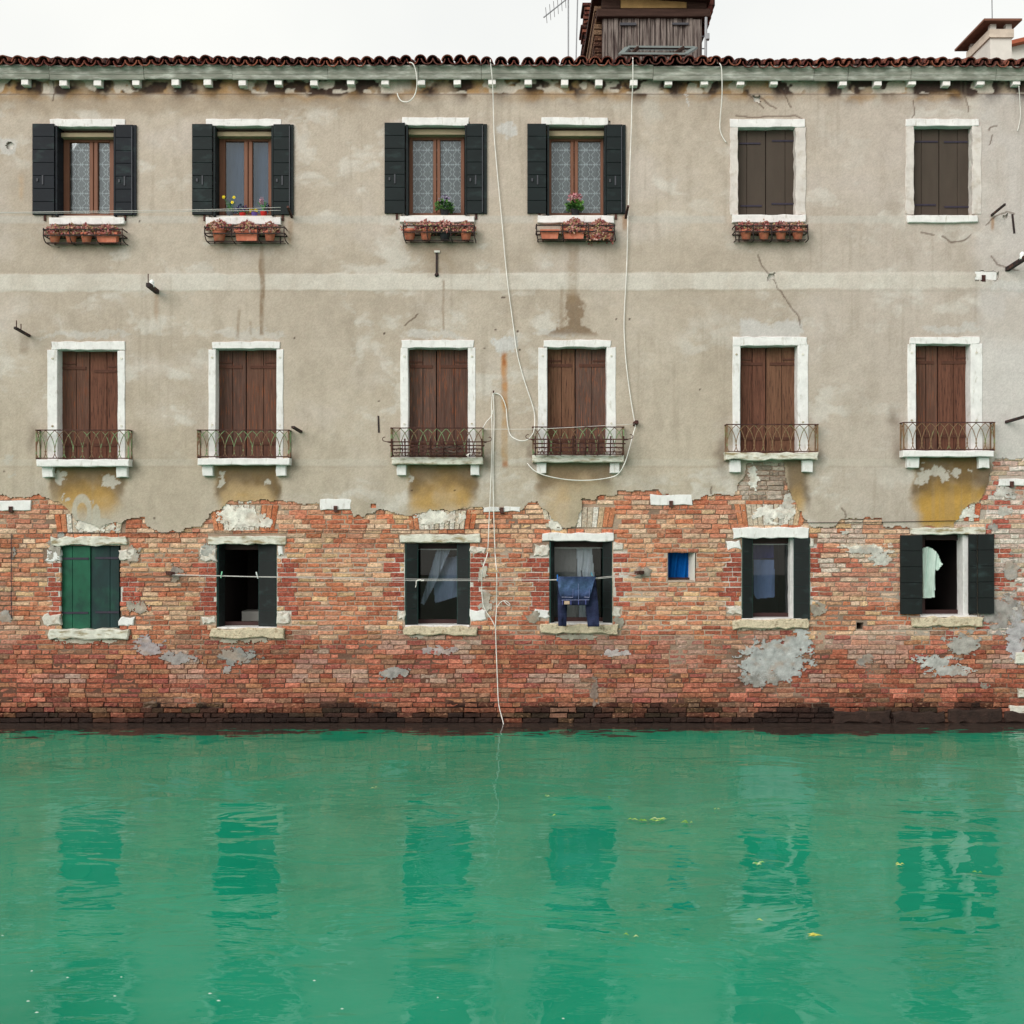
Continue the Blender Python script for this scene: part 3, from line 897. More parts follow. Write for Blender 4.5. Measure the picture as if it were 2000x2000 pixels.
def brick_color(px, py):
    r = rnd.random
    n = f1(fbm, px / 90, py / 60, 2, 3)
    if bool(zone_newbrick(np.array(px), np.array(py))):
        c = rnd.choice(PAL_NEW)
    elif px > 1915 and py < 1240:
        c = rnd.choice(PAL_EDGE)
    elif 1440 < px < 1545 and py < 975:
        c = rnd.choice(PAL_GREY)
    elif py < 1060 + (n - .5) * 60:
        c = rnd.choice(PAL_TOP) if r() < .75 else rnd.choice(PAL_UP)
    elif px > 1585 and py < 1180 + (n - .5) * 80:
        c = rnd.choice(PAL_RT)
    elif py < 1235 + (n - .5) * 70:
        c = rnd.choice(PAL_UP)
    else:
        c = rnd.choice(PAL_LO)
    c = srgb(*c)
    k_ = .04
    c = (c * (1 - k_) + c.mean() * k_) * np.array((1.0, .99, 1.04))
    c = c * (.84 + .34 * r())
    c = c * (.86 + .42 * f1(fbm, px / 130 + 7, py / 70, 0, 4))
    # salts and lime wash
    e = f1(fbm, px / 70, py / 34, 6, 4)
    ew = 1.0 if 1225 < py < 1330 else .35
    if e > .56 and not zone_newbrick(np.array(px), np.array(py)):
        a = min(.55, (e - .56) * 4.5) * ew * (.5 + r())
        c = c * (1 - a) + srgb(190, 168, 154) * a
    if px > 1590 and py < 1130 and f1(fbm, px / 40, py / 30, 1, 3) > .6:
        c = c * .4 + srgb(206, 198, 188) * .6
    d = f1(lambda a, b: fbm(a / 50, b / 20, 3, 4), px, py)
    tide = 1376 + (d - .5) * 70 - (6 if px > 1500 else 0)
    a = min(max((py - tide + 16) / 34, 0), 1)
    c = c * (1 - a) + (srgb(*rnd.choice([(78, 50, 38), (70, 44, 36), (72, 60, 42)])) * (.6 + .8 * r())) * a
    a = min(max((py - tide - 10) / 16, 0), 1)
    c = c * (1 - a) + (srgb(44, 30, 25) * (.6 + .8 * r())) * a
    return np.clip(c, 0, 1)


bricks = []      # (x0,x1,z0,z1,yfront,color,rot,visible area)
ROW = .0725
nrow = int(4.0 / ROW)
for k in range(-2, nrow):
    zb = k * ROW
    x = XB0 - rnd.random() * .25
    flem = rnd.random() < .5
    while x < XB1:
        u = rnd.random()
        L = rnd.uniform(.235, .285) if u < .62 else (rnd.uniform(.115, .14) if u < .86 else rnd.uniform(.16, .22))
        px, py = 1000 + (x + L / 2) * 130, 1410 - (zb + ROW / 2) * 130
        wob = (f1(fbm, px / 160, k * .37 + 3, 1, 3) - .5) * .026
        z0, z1 = zb + wob, zb + wob + ROW
        nb = bool(zone_newbrick(np.array(px), np.array(py)))
        g = .011 if nb else rnd.uniform(.006, .013)
        x0, x1 = x + g / 2, x + L - g / 2
        x += L
        hg = .011 if nb else (rnd.uniform(.008, .022) if 1075 < py < 1240 else rnd.uniform(.005, .015))
        z0 += hg / 2
        z1 -= hg / 2
        py0, py1 = 1410 - z1 * 130, 1410 - z0 * 130
        if py1 < float(edge_y(px)) - 26 and not (1440 < px < 1545 and py > 900):
            continue
        pa, pb = 1000 + x0 * 130, 1000 + x1 * 130
        bad = False
        for (a, b, c, d) in SOLID:
            if pb > a and pa < c and py > b - 1 and py < d + 1:
                if pa < a - 6: pb = a - .6
                elif pb > c + 6: pa = c + .6
                else: bad = True
        if bad or pb - pa < 4: continue
        for (a, b, c, d, f_) in ARCH:
            if a - 3 < px < c + 3 and b - 2 < py < d + 1: bad = True
        if bad: continue
        x0, x1 = (pa - 1000) / 130, (pb - 1000) / 130
        er = f1(fbm, px / 60, py / 60, 5, 3)
        yf = -.014 + rnd.uniform(-.006, .006) + max(0, er - .5) * .03
        if nb: yf = -.012 + rnd.uniform(-.002, .002)
        if rnd.random() < .012 and not nb: yf = -.002
        if py > 1382: yf -= .03 + (py - 1382) * .0016
        bricks.append([x0, x1, z0, z1, yf, brick_color(px, py), nb, (x1 - x0) * (z1 - z0), py1 < float(edge_y(px)) + 4])


def brick_verts(b, r):
    x0, x1, z0, z1, yf, c, nb = b[:7]
    j = .0022 if nb else .0065
    bv = .004 if nb else r.uniform(.006, .013)
    u = lambda k=1.0: r.uniform(-j, j) * k
    N = 4
    m = MB()
    vs, cs = [], []
    xs_ = [x0 + (x1 - x0) * i / (N - 1) for i in range(N)]
    ty, tz = (0, 0) if nb else (r.uniform(-.006, .006), r.uniform(-.006, .006))
    for ring in range(3):           # front, shoulder, back
        for row in range(2):
            for i, x in enumerate(xs_):
                if ring < 2:
                    ins = bv if ring == 0 else 0
                    xx = x + (ins if i == 0 else -ins if i == N - 1 else 0) + u()
                    zz = (z0 + ins if row == 0 else z1 - ins) + u() + (i / (N - 1) - .5) * tz
                    yy = yf + (u(.7) if ring == 0 else bv + u(.4)) + (i / (N - 1) - .5) * ty
                else:
                    q = vs[2 * N + row * N + i]
                    xx, yy, zz = q[0], .03, q[2]
                vs.append((xx, yy, zz))
                cs.append(tuple(np.clip(c * r.uniform(.87, 1.13), 0, 1)))
    I = lambda ring, row, i: ring * 2 * N + row * N + i
    fs = []
    for i in range(N - 1):
        fs.append((I(0, 0, i), I(0, 0, i + 1), I(0, 1, i + 1), I(0, 1, i)))
        for ring in (0, 1):
            fs.append((I(ring + 1, 0, i), I(ring + 1, 0, i + 1), I(ring, 0, i + 1), I(ring, 0, i)))
            fs.append((I(ring, 1, i), I(ring, 1, i + 1), I(ring + 1, 1, i + 1), I(ring + 1, 1, i)))
    for ring in (0, 1):
        fs.append((I(ring + 1, 0, 0), I(ring, 0, 0), I(ring, 1, 0), I(ring + 1, 1, 0)))
        fs.append((I(ring, 0, N - 1), I(ring + 1, 0, N - 1), I(ring + 1, 1, N - 1), I(ring, 1, N - 1)))
    m.v, m.f, m.c = vs, fs, cs
    return m


vis = [b for b in bricks if abs(b[0]) < 7.3 and b[2] > .25 and not b[8]]
vis.sort(key=lambda b: -b[7])
top = set(id(b) for b in vis[:262])
rest = MB()
wet = MB()
rb_ = random.Random(11)
for b in bricks:
    m = brick_verts(b, rb_)
    if id(b) in top:
        m.build('brick', M['brick'], core)
    else:
        t_ = wet if float(np.mean(b[5])) < .045 else rest
        t_.add(m.v, m.f)
        t_.c += m.c
o = wet.build('wet_brick_courses', M['brick_wet'], core)
o['kind'] = 'stuff'
# flat arches over the ground-floor windows
nA = 0
for (a, b, c, d, fan) in ARCH:
    n = int((c - a) / 9.6)
    for i in range(n):
        t = (i + .5) / n
        pc = a + (c - a) * t
        ang = (t - .5) * 2 * fan
        whit = abs(t - .45) < .3
        cl = srgb(*(rnd.choice([(214, 206, 196), (204, 196, 186), (196, 180, 162)]) if whit else rnd.choice([(198, 128, 94), (206, 176, 144), (186, 108, 76), (204, 190, 172)]))) * rnd.uniform(.9, 1.05)
        if a == 1862: cl = srgb(*rnd.choice([(206, 200, 190), (186, 100, 72), (204, 190, 172)]))
        w, h = (c - a) / n / 130 - .008, (d - b) / 130
        cx, zb = (pc - 1000) / 130, (1410 - d) / 130
        m = MB()
        m.bevbox(-w / 2, w / 2, -.016 + rnd.uniform(-.003, .003), .03, 0, h * rnd.uniform(.96, 1.0), .005, cl, .003, rnd)
        m.v = [(cx + p[0] + p[2] * math.tan(ang) + p[0] * p[2] * .3, p[1], zb + p[2]) for p in m.v]
        m.c = [tuple(cl * rnd.uniform(.9, 1.1)) for _ in m.v]
        if nA < 38 and abs(t - .5) < .49 and (d - b) > 36:
            m.build('brick', M['brick'], core)
            nA += 1
        else:
            rest.add(m.v, m.f)
            rest.c += m.c
o = rest.build('brick_courses', M['brick'], core)
o['kind'] = 'stuff'

# ---- cement smears and old plaster islands over the bricks
PATCH = [(1515, 1285, 72, 44, (176, 176, 174), 1), (1560, 1250, 30, 30, (176, 176, 174), 1), (1480, 1325, 40, 16, (150, 146, 140), 1), (468, 1282, 38, 17, (150, 146, 142), 1), (350, 1285, 40, 12, (160, 152, 150), 1), (290, 1262, 28, 22, (170, 158, 160), 1),
         (768, 1316, 30, 12, (158, 152, 148), 1), (1820, 1290, 38, 16, (184, 182, 178), 1), (1880, 1260, 36, 26, (168, 162, 156), 1), (1850, 1310, 52, 12, (180, 176, 172), 1), (1955, 1195, 50, 42, (160, 152, 148), 1), (1985, 1240, 24, 60, (178, 172, 174), 1),
         (1975, 1110, 14, 30, (164, 156, 150), 1), (270, 1185, 22, 16, (172, 160, 148), 1), (108, 1078, 26, 20, (166, 158, 148), 1), (262, 1082, 16, 22, (172, 164, 154), 1), (415, 1075, 36, 18, (176, 174, 168), 1), (345, 1120, 14, 18, (158, 146, 136), 1),
         (10, 1205, 16, 12, (160, 152, 146), 1), (28, 1080, 6, 16, (150, 142, 136), 1), (120, 1046, 10, 8, (160, 156, 150), 1), (1595, 1190, 20, 18, (156, 146, 134), 1), (1255, 1118, 24, 12, (160, 150, 140), 1), (945, 1118, 10, 18, (184, 176, 164), 1),
         (950, 1180, 14, 26, (190, 182, 172), 1), (1720, 1090, 22, 16, (196, 192, 184), 1), (1690, 1075, 36, 6, (198, 192, 184), 1), (1650, 1040, 16, 6, (200, 194, 186), 1), (480, 1249, 66, 7, (168, 160, 146), 1), (1130, 1243, 60, 6, (164, 156, 142), 1),
         (815, 1241, 16, 6, (170, 162, 150), 1), (1940, 1030, 12, 10, (168, 162, 156), 1), (1206, 1213, 12, 16, (160, 152, 140), 1), (170, 1251, 70, 6, (190, 180, 166), 1), (1160, 1355, 10, 26, (140, 122, 112), .6), (1690, 1290, 20, 16, (150, 142, 136), 1), (1500, 1300, 66, 32, (172, 172, 170), 1),
         (1815, 1210, 30, 14, (170, 162, 150), 1), (1040, 1205, 18, 14, (160, 150, 138), 1), (1920, 1340, 10, 8, (150, 140, 130), .7), (1480, 1226, 46, 5, (190, 180, 164), 1), (860, 1270, 40, 10, (176, 160, 158), .8), (1205, 1275, 30, 8, (182, 170, 168), .7), (445, 1310, 14, 8, (160, 152, 150), .8),
         (470, 1006, 52, 24, (214, 208, 198), 1), (495, 1020, 40, 16, (206, 198, 188), 1), (855, 1012, 46, 15, (210, 204, 194), 1), (1505, 1004, 50, 16, (210, 204, 196), 1), (185, 1028, 50, 12, (206, 200, 190), 1), (1085, 1022, 16, 14, (204, 198, 188), 1),
         (1890, 1004, 18, 14, (206, 202, 194), 1), (1470, 930, 14, 26, (204, 200, 192), 1), (1540, 980, 10, 20, (196, 190, 182), 1), (1700, 1070, 60, 10, (204, 196, 184), .9), (1930, 1090, 10, 40, (176, 168, 160), 1), (1960, 1000, 20, 12, (196, 190, 182), .9), (1960, 960, 26, 14, (200, 194, 188), .9)]
patch_group = 0
for i, (cx, cy, rx, ry, c, a) in enumerate(PATCH):
    base = srgb(*c)

    def pm(px, py, cx=cx, cy=cy, rx=rx, ry=ry, i=i):
        wx = px + (fbm(px / 12 + i * 9, py / 12, 1, 4) - .5) * min(rx, 34) * 1.3
        wy = py + (fbm(px / 12 + i * 5, py / 9, 4, 4) - .5) * min(ry, 26) * 1.3
        m = ((wx - cx) / rx) ** 2 + ((wy - cy) / ry) ** 2 < .75 - 2.2 * (fbm(px / 11 + i, py / 7, 2, 4, .65) - .47)
        return m & ~in_rects(px, py, OPEN_C + OPEN_S, 1)

    def pc(PX, PY, base=base):
        n = fbm(PX / 9, PY / 9, 3, 3)
        co = np.empty(PX.shape + (3,))
        co[:] = base
        n4 = fbm(PX / 26 + 3, PY / 18, 5, 4, .6)
        co *= (.58 + .72 * n)[..., None] * (1.12 if base[0] > .58 else .94)
        co = mixc(co, srgb(168, 142, 122), sstep(.5, .75, n4) * .45)
        co *= (1 + (NR.rand(*PX.shape) - .5) * .24)[..., None]
        return co
    (xa, xb), (za, zb) = ((cx - rx * 1.4 - 1000) / 130, (cx + rx * 1.4 - 1000) / 130), ((1410 - cy - ry * 1.4) / 130, (1410 - cy + ry * 1.4) / 130)
    sheet('cement_patch', xa, xb, max(za, .02), zb, .014, -.024 if a == 1 else -.019, .03, pm, pc, lambda X, Y: (fbm(X / 10, Y / 10, 6, 3) - .5) * .016, M['plaster'], core)


# ---- rough stone pieces
def stone(name, px0, py0, px1, py1, yf, yb, mat, parent, jit=1.2, bev=.008, seed=0, seg=14):
    """a hewn block with an uneven outline, px rectangle at its front face"""
    r = random.Random(seed * 31 + int(px0))
    a, b = W(px0, py1, yf), W(px1, py0, yf)
    x0, x1, z0, z1 = a.x, b.x, a.z, b.z
    j = jit / 130
    pts = []
    nx, nz = max(2, int((px1 - px0) / seg)), max(2, int((py1 - py0) / seg))
    for i in range(nx): pts.append((x0 + (x1 - x0) * i / nx, z0))
    for i in range(nz): pts.append((x1, z0 + (z1 - z0) * i / nz))
    for i in range(nx): pts.append((x1 - (x1 - x0) * i / nx, z1))
    for i in range(nz): pts.append((x0, z1 - (z1 - z0) * i / nz))
    pts = [(x + r.uniform(-j, j), z + r.uniform(-j, j)) for x, z in pts]
    cx, cz = (x0 + x1) / 2, (z0 + z1) / 2
    n = len(pts)
    m = MB()
    fr = [(x + math.copysign(min(bev, abs(x - cx)), cx - x), yf + r.uniform(-.002, .002), z + math.copysign(min(bev, abs(z - cz)), cz - z)) for x, z in pts]
    vs = fr + [(x, yf + bev, z) for x, z in pts] + [(x, yb, z) for x, z in pts]
    fs = [tuple(range(n))]
    for i in range(n):
        k = (i + 1) % n
        fs += [(n + i, n + k, k, i), (2 * n + i, 2 * n + k, n + k, n + i)]
    m.add(vs, fs)
    return m.build(name, mat, parent)


for i, b in enumerate(BLOCKS):
    a_, b_, c_, d_ = b
    mid_ = min(OPEN_C, key=lambda o_: abs((o_[0] + o_[2]) / 2 - (a_ + c_) / 2))
    if (a_ + c_) / 2 < (mid_[0] + mid_[2]) / 2: a_ += 3
    else: c_ -= 3
    stone('quoin_stone', a_, b_ + .8, c_, d_ - .8, -.024, .2, M['block'] if i % 3 else M['stone'], core, 2.8, .014, i, 7)
for i, (a, b, c, d, kx) in enumerate(ANCH):
    s = stone('anchor_stone', a, b, c, d, -.036, .1, M['stone'], core, 1.4, .008, i + 40)
    if kx:
        k = MB().pbox(kx - 3.5, d - 8, kx + 3.5, d + 4, -.06, .02)
        k.build('iron_key', M['iron_rust'], core)
stone('anchor_stone', 1900, 531, 1947, 547, -.036, .05, M['stone'], core, 1.4, .008, 77)
MB().pbox(1918, 537, 1925, 550, -.05, .02).build('iron_key', M['iron_rust'], core)
for i, (a, b, c, d) in enumerate(((1985, 1275, 2040, 1296), (1990, 1345, 2040, 1362), (1975, 1378, 2060, 1400))):
    stone('quoin_stone', a, b, c, d, -.06, .1, M['stone_worn'], core, 2, .01, i + 90)
for i, (a, b, c, d) in enumerate(((1628, 1388, 1740, 1413), (1744, 1391, 1846, 1413), (1852, 1387, 1958, 1413), (1964, 1390, 2080, 1413))):
    st_ = stone('footing_stone', a, b, c, d, -.10, .1, material('footing%d' % i, tuple(srgb(50, 36, 30)), .8, .55, 8, bump=.8, bscale=30, bdist=.02), core, 3.5, .02, i + 130)

# ---- added ledge under the water, coloured dark to dim the canal by the wall
nx, ny = 620, 70
gx, gy = np.meshgrid(np.linspace(-HX, HX, nx), np.linspace(.1, -1.7, ny))
gz = -.004 - np.clip(-gy - .05, 0, 3) * .036 + (fbm(gx * .9 + 9, gy * 4, 3, 6, .6) - .5) * .06 * np.clip(-gy * 2, 0, 1) + (fbm(gx * 5, gy * 34, 5, 4, .65) - .5) * .055
gz = np.minimum(gz, -.003)
gi = np.arange(nx * ny).reshape(ny, nx)
gq = np.stack([gi[1:, :-1], gi[1:, 1:], gi[:-1, 1:], gi[:-1, :-1]], -1).reshape(-1, 4)
np_mesh('added_ledge', np.stack([gx, gy, gz], -1).reshape(-1, 3), gq, material('dark_ledge', tuple(srgb(50, 38, 31)), .9, .5, 9, bump=.4), core, None, np.ones(len(gq), bool))

# ---- cornice, corbels
cor_prof = [(-.235, 126.5), (-.24, 129.5), (-.226, 131), (-.205, 138), (-.20, 143.5), (-.192, 145), (-.186, 151), (-.178, 154), (-.165, 155.5), (.05, 155.5), (.05, 126.5)]
joints = [-260, 95, 280, 453, 640, 817, 940, 1276, 1590, 1657, 1780, 1946, 2260]
gutter = MB().box(-HX, HX, -.13, .2, W(0, 152, 0).z - .02, W(0, 127, 0).z - .08)
cornice = gutter.build('cornice', M['cornice'], house)
for i in range(len(joints) - 1):
    x0, x1 = W(joints[i], 0, -.21).x + .003, W(joints[i + 1], 0, -.21).x - .003
    r = random.Random(i)
    dz, dy = r.uniform(-.008, .008) - (.018 if joints[i] > 1200 else 0), r.uniform(-.008, .008)
    n = max(3, int((x1 - x0) / .12))
    vs, fs = [], []
    P = len(cor_prof)
    for k in range(n + 1):
        x = x0 + (x1 - x0) * k / n
        for (y, py) in cor_prof:
            z = CAMZ + (1000 - py) * (D + y) / F
            jj = .004 if 0 < y + .4 < .2 else 0
            vs.append((x, y + dy + r.uniform(-jj, jj), z + dz + r.uniform(-jj, jj)))
    for k in range(n):
        for p in range(P):
            q = (p + 1) % P
            fs.append((k * P + p, k * P + q, (k + 1) * P + q, (k + 1) * P + p))
    fs += [tuple(range(P - 1, -1, -1)), tuple(n * P + p for p in range(P))]
    MB().add(vs, fs).build('cornice_stone', M['cornice'], cornice)
lip = None
for i, c in enumerate(CORB):
    m = MB()
    hw = 7.2
    a, b = W(c - hw, 165.8, -.155), W(c + hw, 154.5, -.155)
    m.bevbox(a.x, b.x, -.155, .02, a.z + rnd.uniform(-.01, .01), b.z + .03, .006, None, .003)
    m.c = []
    m.build('corbel', M['corbel'], cornice)

# ---- roof
EZ = W(0, 127, -.28).z + .012
PITCH = math.tan(math.radians(16.5))
rf = MB()
rf.add([(-HX, -.05, EZ - .05), (HX, -.05, EZ - .05), (HX, 6, EZ - .05 + 6.3 * PITCH), (-HX, 6, EZ - .05 + 6.3 * PITCH),
        (-HX, -.05, EZ - .12), (HX, -.05, EZ - .12), (HX, 6, EZ - .12 + 6.3 * PITCH), (-HX, 6, EZ - .12 + 6.3 * PITCH)],
       [(0, 1, 2, 3), (7, 6, 5, 4), (0, 4, 5, 1), (1, 5, 6, 2), (2, 6, 7, 3), (3, 7, 4, 0)])
roof = rf.build('roof', M['wood_beam'], house)


def tile_mesh(cover, c, seed):
    r = random.Random(seed)
    Lt, n = .44, 8
    vs, fs = [], []
    th = .014
    for e, (yy, rad) in enumerate(((0, .094), (Lt, .076))):
        for q, rr in enumerate((rad, rad - th)):
            for k in range(n + 1):
                a = math.pi * (k / n) * .92 + math.pi * .04
                x, z = rr * math.cos(a), rr * math.sin(a) * 1.12
                if not cover: z = -z + .09
                vs.append((x, yy, z + yy * PITCH * (1 if cover else 1)))
    R = n + 1
    for k in range(n):
        fs += [(k, k + 1, 2 * R + k + 1, 2 * R + k), (R + k + 1, R + k, 3 * R + k, 3 * R + k + 1), (k + 1, k, R + k, R + k + 1), (2 * R + k, 2 * R + k + 1, 3 * R + k + 1, 3 * R + k)]
    fs += [(0, 2 * R, 3 * R, R), (n, R + n, 3 * R + n, 2 * R + n)]
    me = bpy.data.meshes.new('roof_tile')
    me.from_pydata(vs, [], fs)
    at = me.attributes.new('Col', 'FLOAT_COLOR', 'POINT')
    cs = np.array([(*(np.array(c) * r.uniform(.8, 1.2)), 1) for _ in vs], dtype=np.float32)
    at.data.foreach_set('color', cs.ravel())
    me.materials.append(M['tile'])
    me.update()
    return me


TC = [(112, 62, 52), (96, 52, 46), (128, 76, 62), (84, 50, 44), (140, 84, 66), (104, 66, 58)]
tm_cov = [tile_mesh(True, srgb(*c), i) for i, c in enumerate(TC)]
tm_pan = [tile_mesh(False, srgb(*c), i + 20) for i, c in enumerate(TC)]
rest = MB()
PT = .1985
nt_ = int(2 * HX / PT)
cnt = 0
for row in range(9):
    for i in range(nt_):
        x = -HX + PT * (i + .5) + rnd.uniform(-.012, .012)
        yy = -.30 + row * .34 + rnd.uniform(-.02, .02)
        zz = EZ - .012 + row * .34 * PITCH + rnd.uniform(-.010, .008) + .014 * math.sin(i * .35) * (1 if row == 0 else .4)
        if x > 3.2: zz -= .02
        for cover in ((True, False) if row < 2 else (True,)):
            me = rnd.choice(tm_cov if cover else tm_pan)
            dx = 0 if cover else PT / 2
            dz = .028 if cover else -.004
            rz = rnd.uniform(-.05, .05)
            if (row == 0 or (row == 1 and cover)) and abs(x) < 8.0 and cnt < 300:
                o = bpy.data.objects.new('roof_tile', me)
                COL.objects.link(o)
                o.parent = roof
                o.location = (x + dx, yy, zz + dz)
                o.rotation_euler = (0, rnd.uniform(-.05, .05), rz)
                cnt += 1
            else:
                cr, sr = math.cos(rz), math.sin(rz)
                vs = [(x + dx + p.co.x * cr - p.co.y * sr, yy + p.co.x * sr + p.co.y * cr, zz + dz + p.co.z) for p in me.vertices]
                c = srgb(*rnd.choice(TC))
                rest.add(vs, [tuple(f.vertices) for f in me.polygons], c)
o = rest.build('roof_tile_courses', M['tile'], roof)
o['kind'] = 'stuff'


# ------------------------------------------------------------------ windows and shutters
def room(px0, py0, px1, py1, depth=1.6, col='room', grow=.35):
    a, b = W(px0, py1), W(px1, py0)
    x0, x1, z0, z1 = a.x - .15, b.x + .15, a.z - grow, b.z + .1
    y0, y1 = .385, .385 + depth
    vs = [(x0, y0, z0), (x1, y0, z0), (x1, y1, z0), (x0, y1, z0), (x0, y0, z1), (x1, y0, z1), (x1, y1, z1), (x0, y1, z1)]
    fs = [(0, 1, 2, 3), (7, 6, 5, 4), (1, 5, 6, 2), (2, 6, 7, 3), (3, 7, 4, 0)]
    # returns round the opening
    ax, bx, az, bz = a.x, b.x, a.z, b.z
    n = len(vs)
    vs += [(ax, y0, az), (bx, y0, az), (bx, y0, bz), (ax, y0, bz)]
    fs += [(0, n, n + 1, 1), (1, n + 1, n + 2, 5), (5, n + 2, n + 3, 4), (4, n + 3, n, 0)]
    return MB().add(vs, fs).build('room', M[col], house)


def pane(px0, py0, px1, py1, y, parent, thick=.005):
    return MB().pbox(px0, py0, px1, py1, y, y + thick).build('pane', M['glass'], parent)


def shutter_panel(px0, py0, px1, py1, yf, th, n, mat, edge_mat=None, vertical=False, cuts=None, gap=.7, name='board'):
    """shutter leaf as a backing panel (part) with separate boards (sub-parts)"""
    a, b = W(px0, py1, yf), W(px1, py0, yf)
    back = MB().box(a.x + .002, b.x - .002, yf + th * .5, yf + th, a.z + .002, b.z - .002)
    sh = back.build('shutter', edge_mat or mat, house)
    if vertical:
        e = cuts if cuts else [px0 + (px1 - px0) * i / n for i in range(n + 1)]
        for p, q in zip(e[:-1], e[1:]):
            m = MB().pbox(p + gap * .5, py0, q - gap * .5, py1, yf + rnd.uniform(-.002, .002), yf + th * .55, .004)
            m.build(name, mat, sh)
    else:
        for i in range(n):
            y0, y1 = py0 + (py1 - py0) * i / n, py0 + (py1 - py0) * (i + 1) / n
            m = MB().pbox(px0, y0 + gap * .5, px1, y1 - gap * .5, yf + rnd.uniform(-.001, .001), yf + th * .55, .003)
            m.build(name, mat, sh)
    return sh


def side_leaf(px, py0, py1, yf, yb, th, mat, right=False, n=7):
    """folded leaf standing in the reveal, at right angles to the wall"""
    a, b = W(px, py1, yf), W(px, py0, yf)
    x0, x1 = (a.x, a.x + th) if not right else (a.x - th, a.x)
    sh = MB().box(x0 + .006, x1 - .006, yf + .002, yb - .002, a.z + .002, b.z - .002).build('shutter', mat, house)
    for i in range(n):
        z0, z1 = a.z + (b.z - a.z) * i / n + .003, a.z + (b.z - a.z) * (i + 1) / n - .003
        MB().box(x0, x1, yf, yb, z0, z1).build('board', mat, sh)
    return sh


def timber_window(px0, py0, px1, py1, mull0, mull1, y, mat, fw=6, top=10, bot=5, transom=False):
    """outer frame + two casements; glass panes as sub-parts"""
    m = MB()
    m.pbox(px0, py0, px0 + fw, py1, y, y + .07, .006)
    m.pbox(px1 - fw, py0, px1, py1, y, y + .07, .006)
    m.pbox(px0 + fw, py0, px1 - fw, py0 + top, y + .002, y + .068, .006)
    m.pbox(px0 + fw, py1 - bot, px1 - fw, py1, y + .002, y + .068, .006)
    w = m.build('window', mat, house)
    mm = MB()
    mid = (mull0 + mull1) / 2
    mm.pbox(mull0, py0 + top, mid - .7, py1 - bot, y - .006, y + .05, .006)
    mm.build('stile', mat, w)
    MB().pbox(mid + .7, py0 + top, mull1, py1 - bot, y - .012, y + .05, .006).build('stile', mat, w)
    pane(px0 + fw, py0 + top, mull0, py1 - bot, y + .03, w)
    pane(mull1, py0 + top, px1 - fw, py1 - bot, y + .03, w)
    return w


def lace(px0, py0, px1, py1, y, label):
    a, b = W(px0, py1, y), W(px1, py0, y)
    org = ((a.x + b.x) / 2, y, a.z)
    nx = 40
    vs, fs = [], []
    for k, z in enumerate((a.z, b.z)):
        for i in range(nx + 1):
            t = i / nx
            vs.append((a.x + (b.x - a.x) * t, y + .009 * math.sin(t * 34) + .005 * math.sin(t * 71), z))
    for i in range(nx):
        fs.append((i, i + 1, nx + 2 + i, nx + 1 + i))
    o = MB().add(vs, fs).build('lace_curtain', M['lace'], None, org, True)
    return tag(o, label, 'curtain', 'lace curtains behind the upper windows')


def hardware(px, py, y, parent):
    m = MB()
    m.pbox(px - 1.3, py - 9, px + 1.3, py + 9, y - .012, y)
    m.pbox(px - 12, py - 3, px - 9, py + 3, y - .015, y)
    m.build('latch', M['metal_dark'], parent)


UP = [
    dict(op=OPEN_A[0], lint=(97, 232, 244, 247), sill=(96, 424.5, 242, 438), L=(63, 241, 105.5, 419), R=(226, 243, 259, 420), edge=266, win=(123, 268, 226, 422), mull=(174.5, 191), bar=(259, 267.5), mat='shutter_night', fw=12),
    dict(op=OPEN_A[1], lint=(402, 232, 549, 246), sill=(402, 424, 548, 438), L=(375, 241.5, 414, 419), R=(534, 242, 567, 419), edge=573, win=(428, 266, 536, 422), mull=(476.5, 493), bar=(257, 266), mat='shutter_dark', fw=12),
    dict(op=OPEN_A[2], lint=(785, 229, 916, 245), sill=(781, 422, 926, 434), L=(751, 239, 790.5, 416.5), R=(912, 241, 944, 417), edge=951, win=(799, 263.5, 907, 421), mull=(846, 860), bar=(252, 263), mat='shutter_dark', fw=7),
    dict(op=OPEN_A[3], lint=(1058, 229, 1187, 244), sill=(1050, 421, 1199, 435), L=(1030, 241, 1066.5, 416.5), R=(1185, 242.5, 1216, 417), edge=1222, win=(1070, 266, 1180, 421), mull=(1114, 1129), bar=(255, 265.5), mat='shutter_dark', fw=7),
]
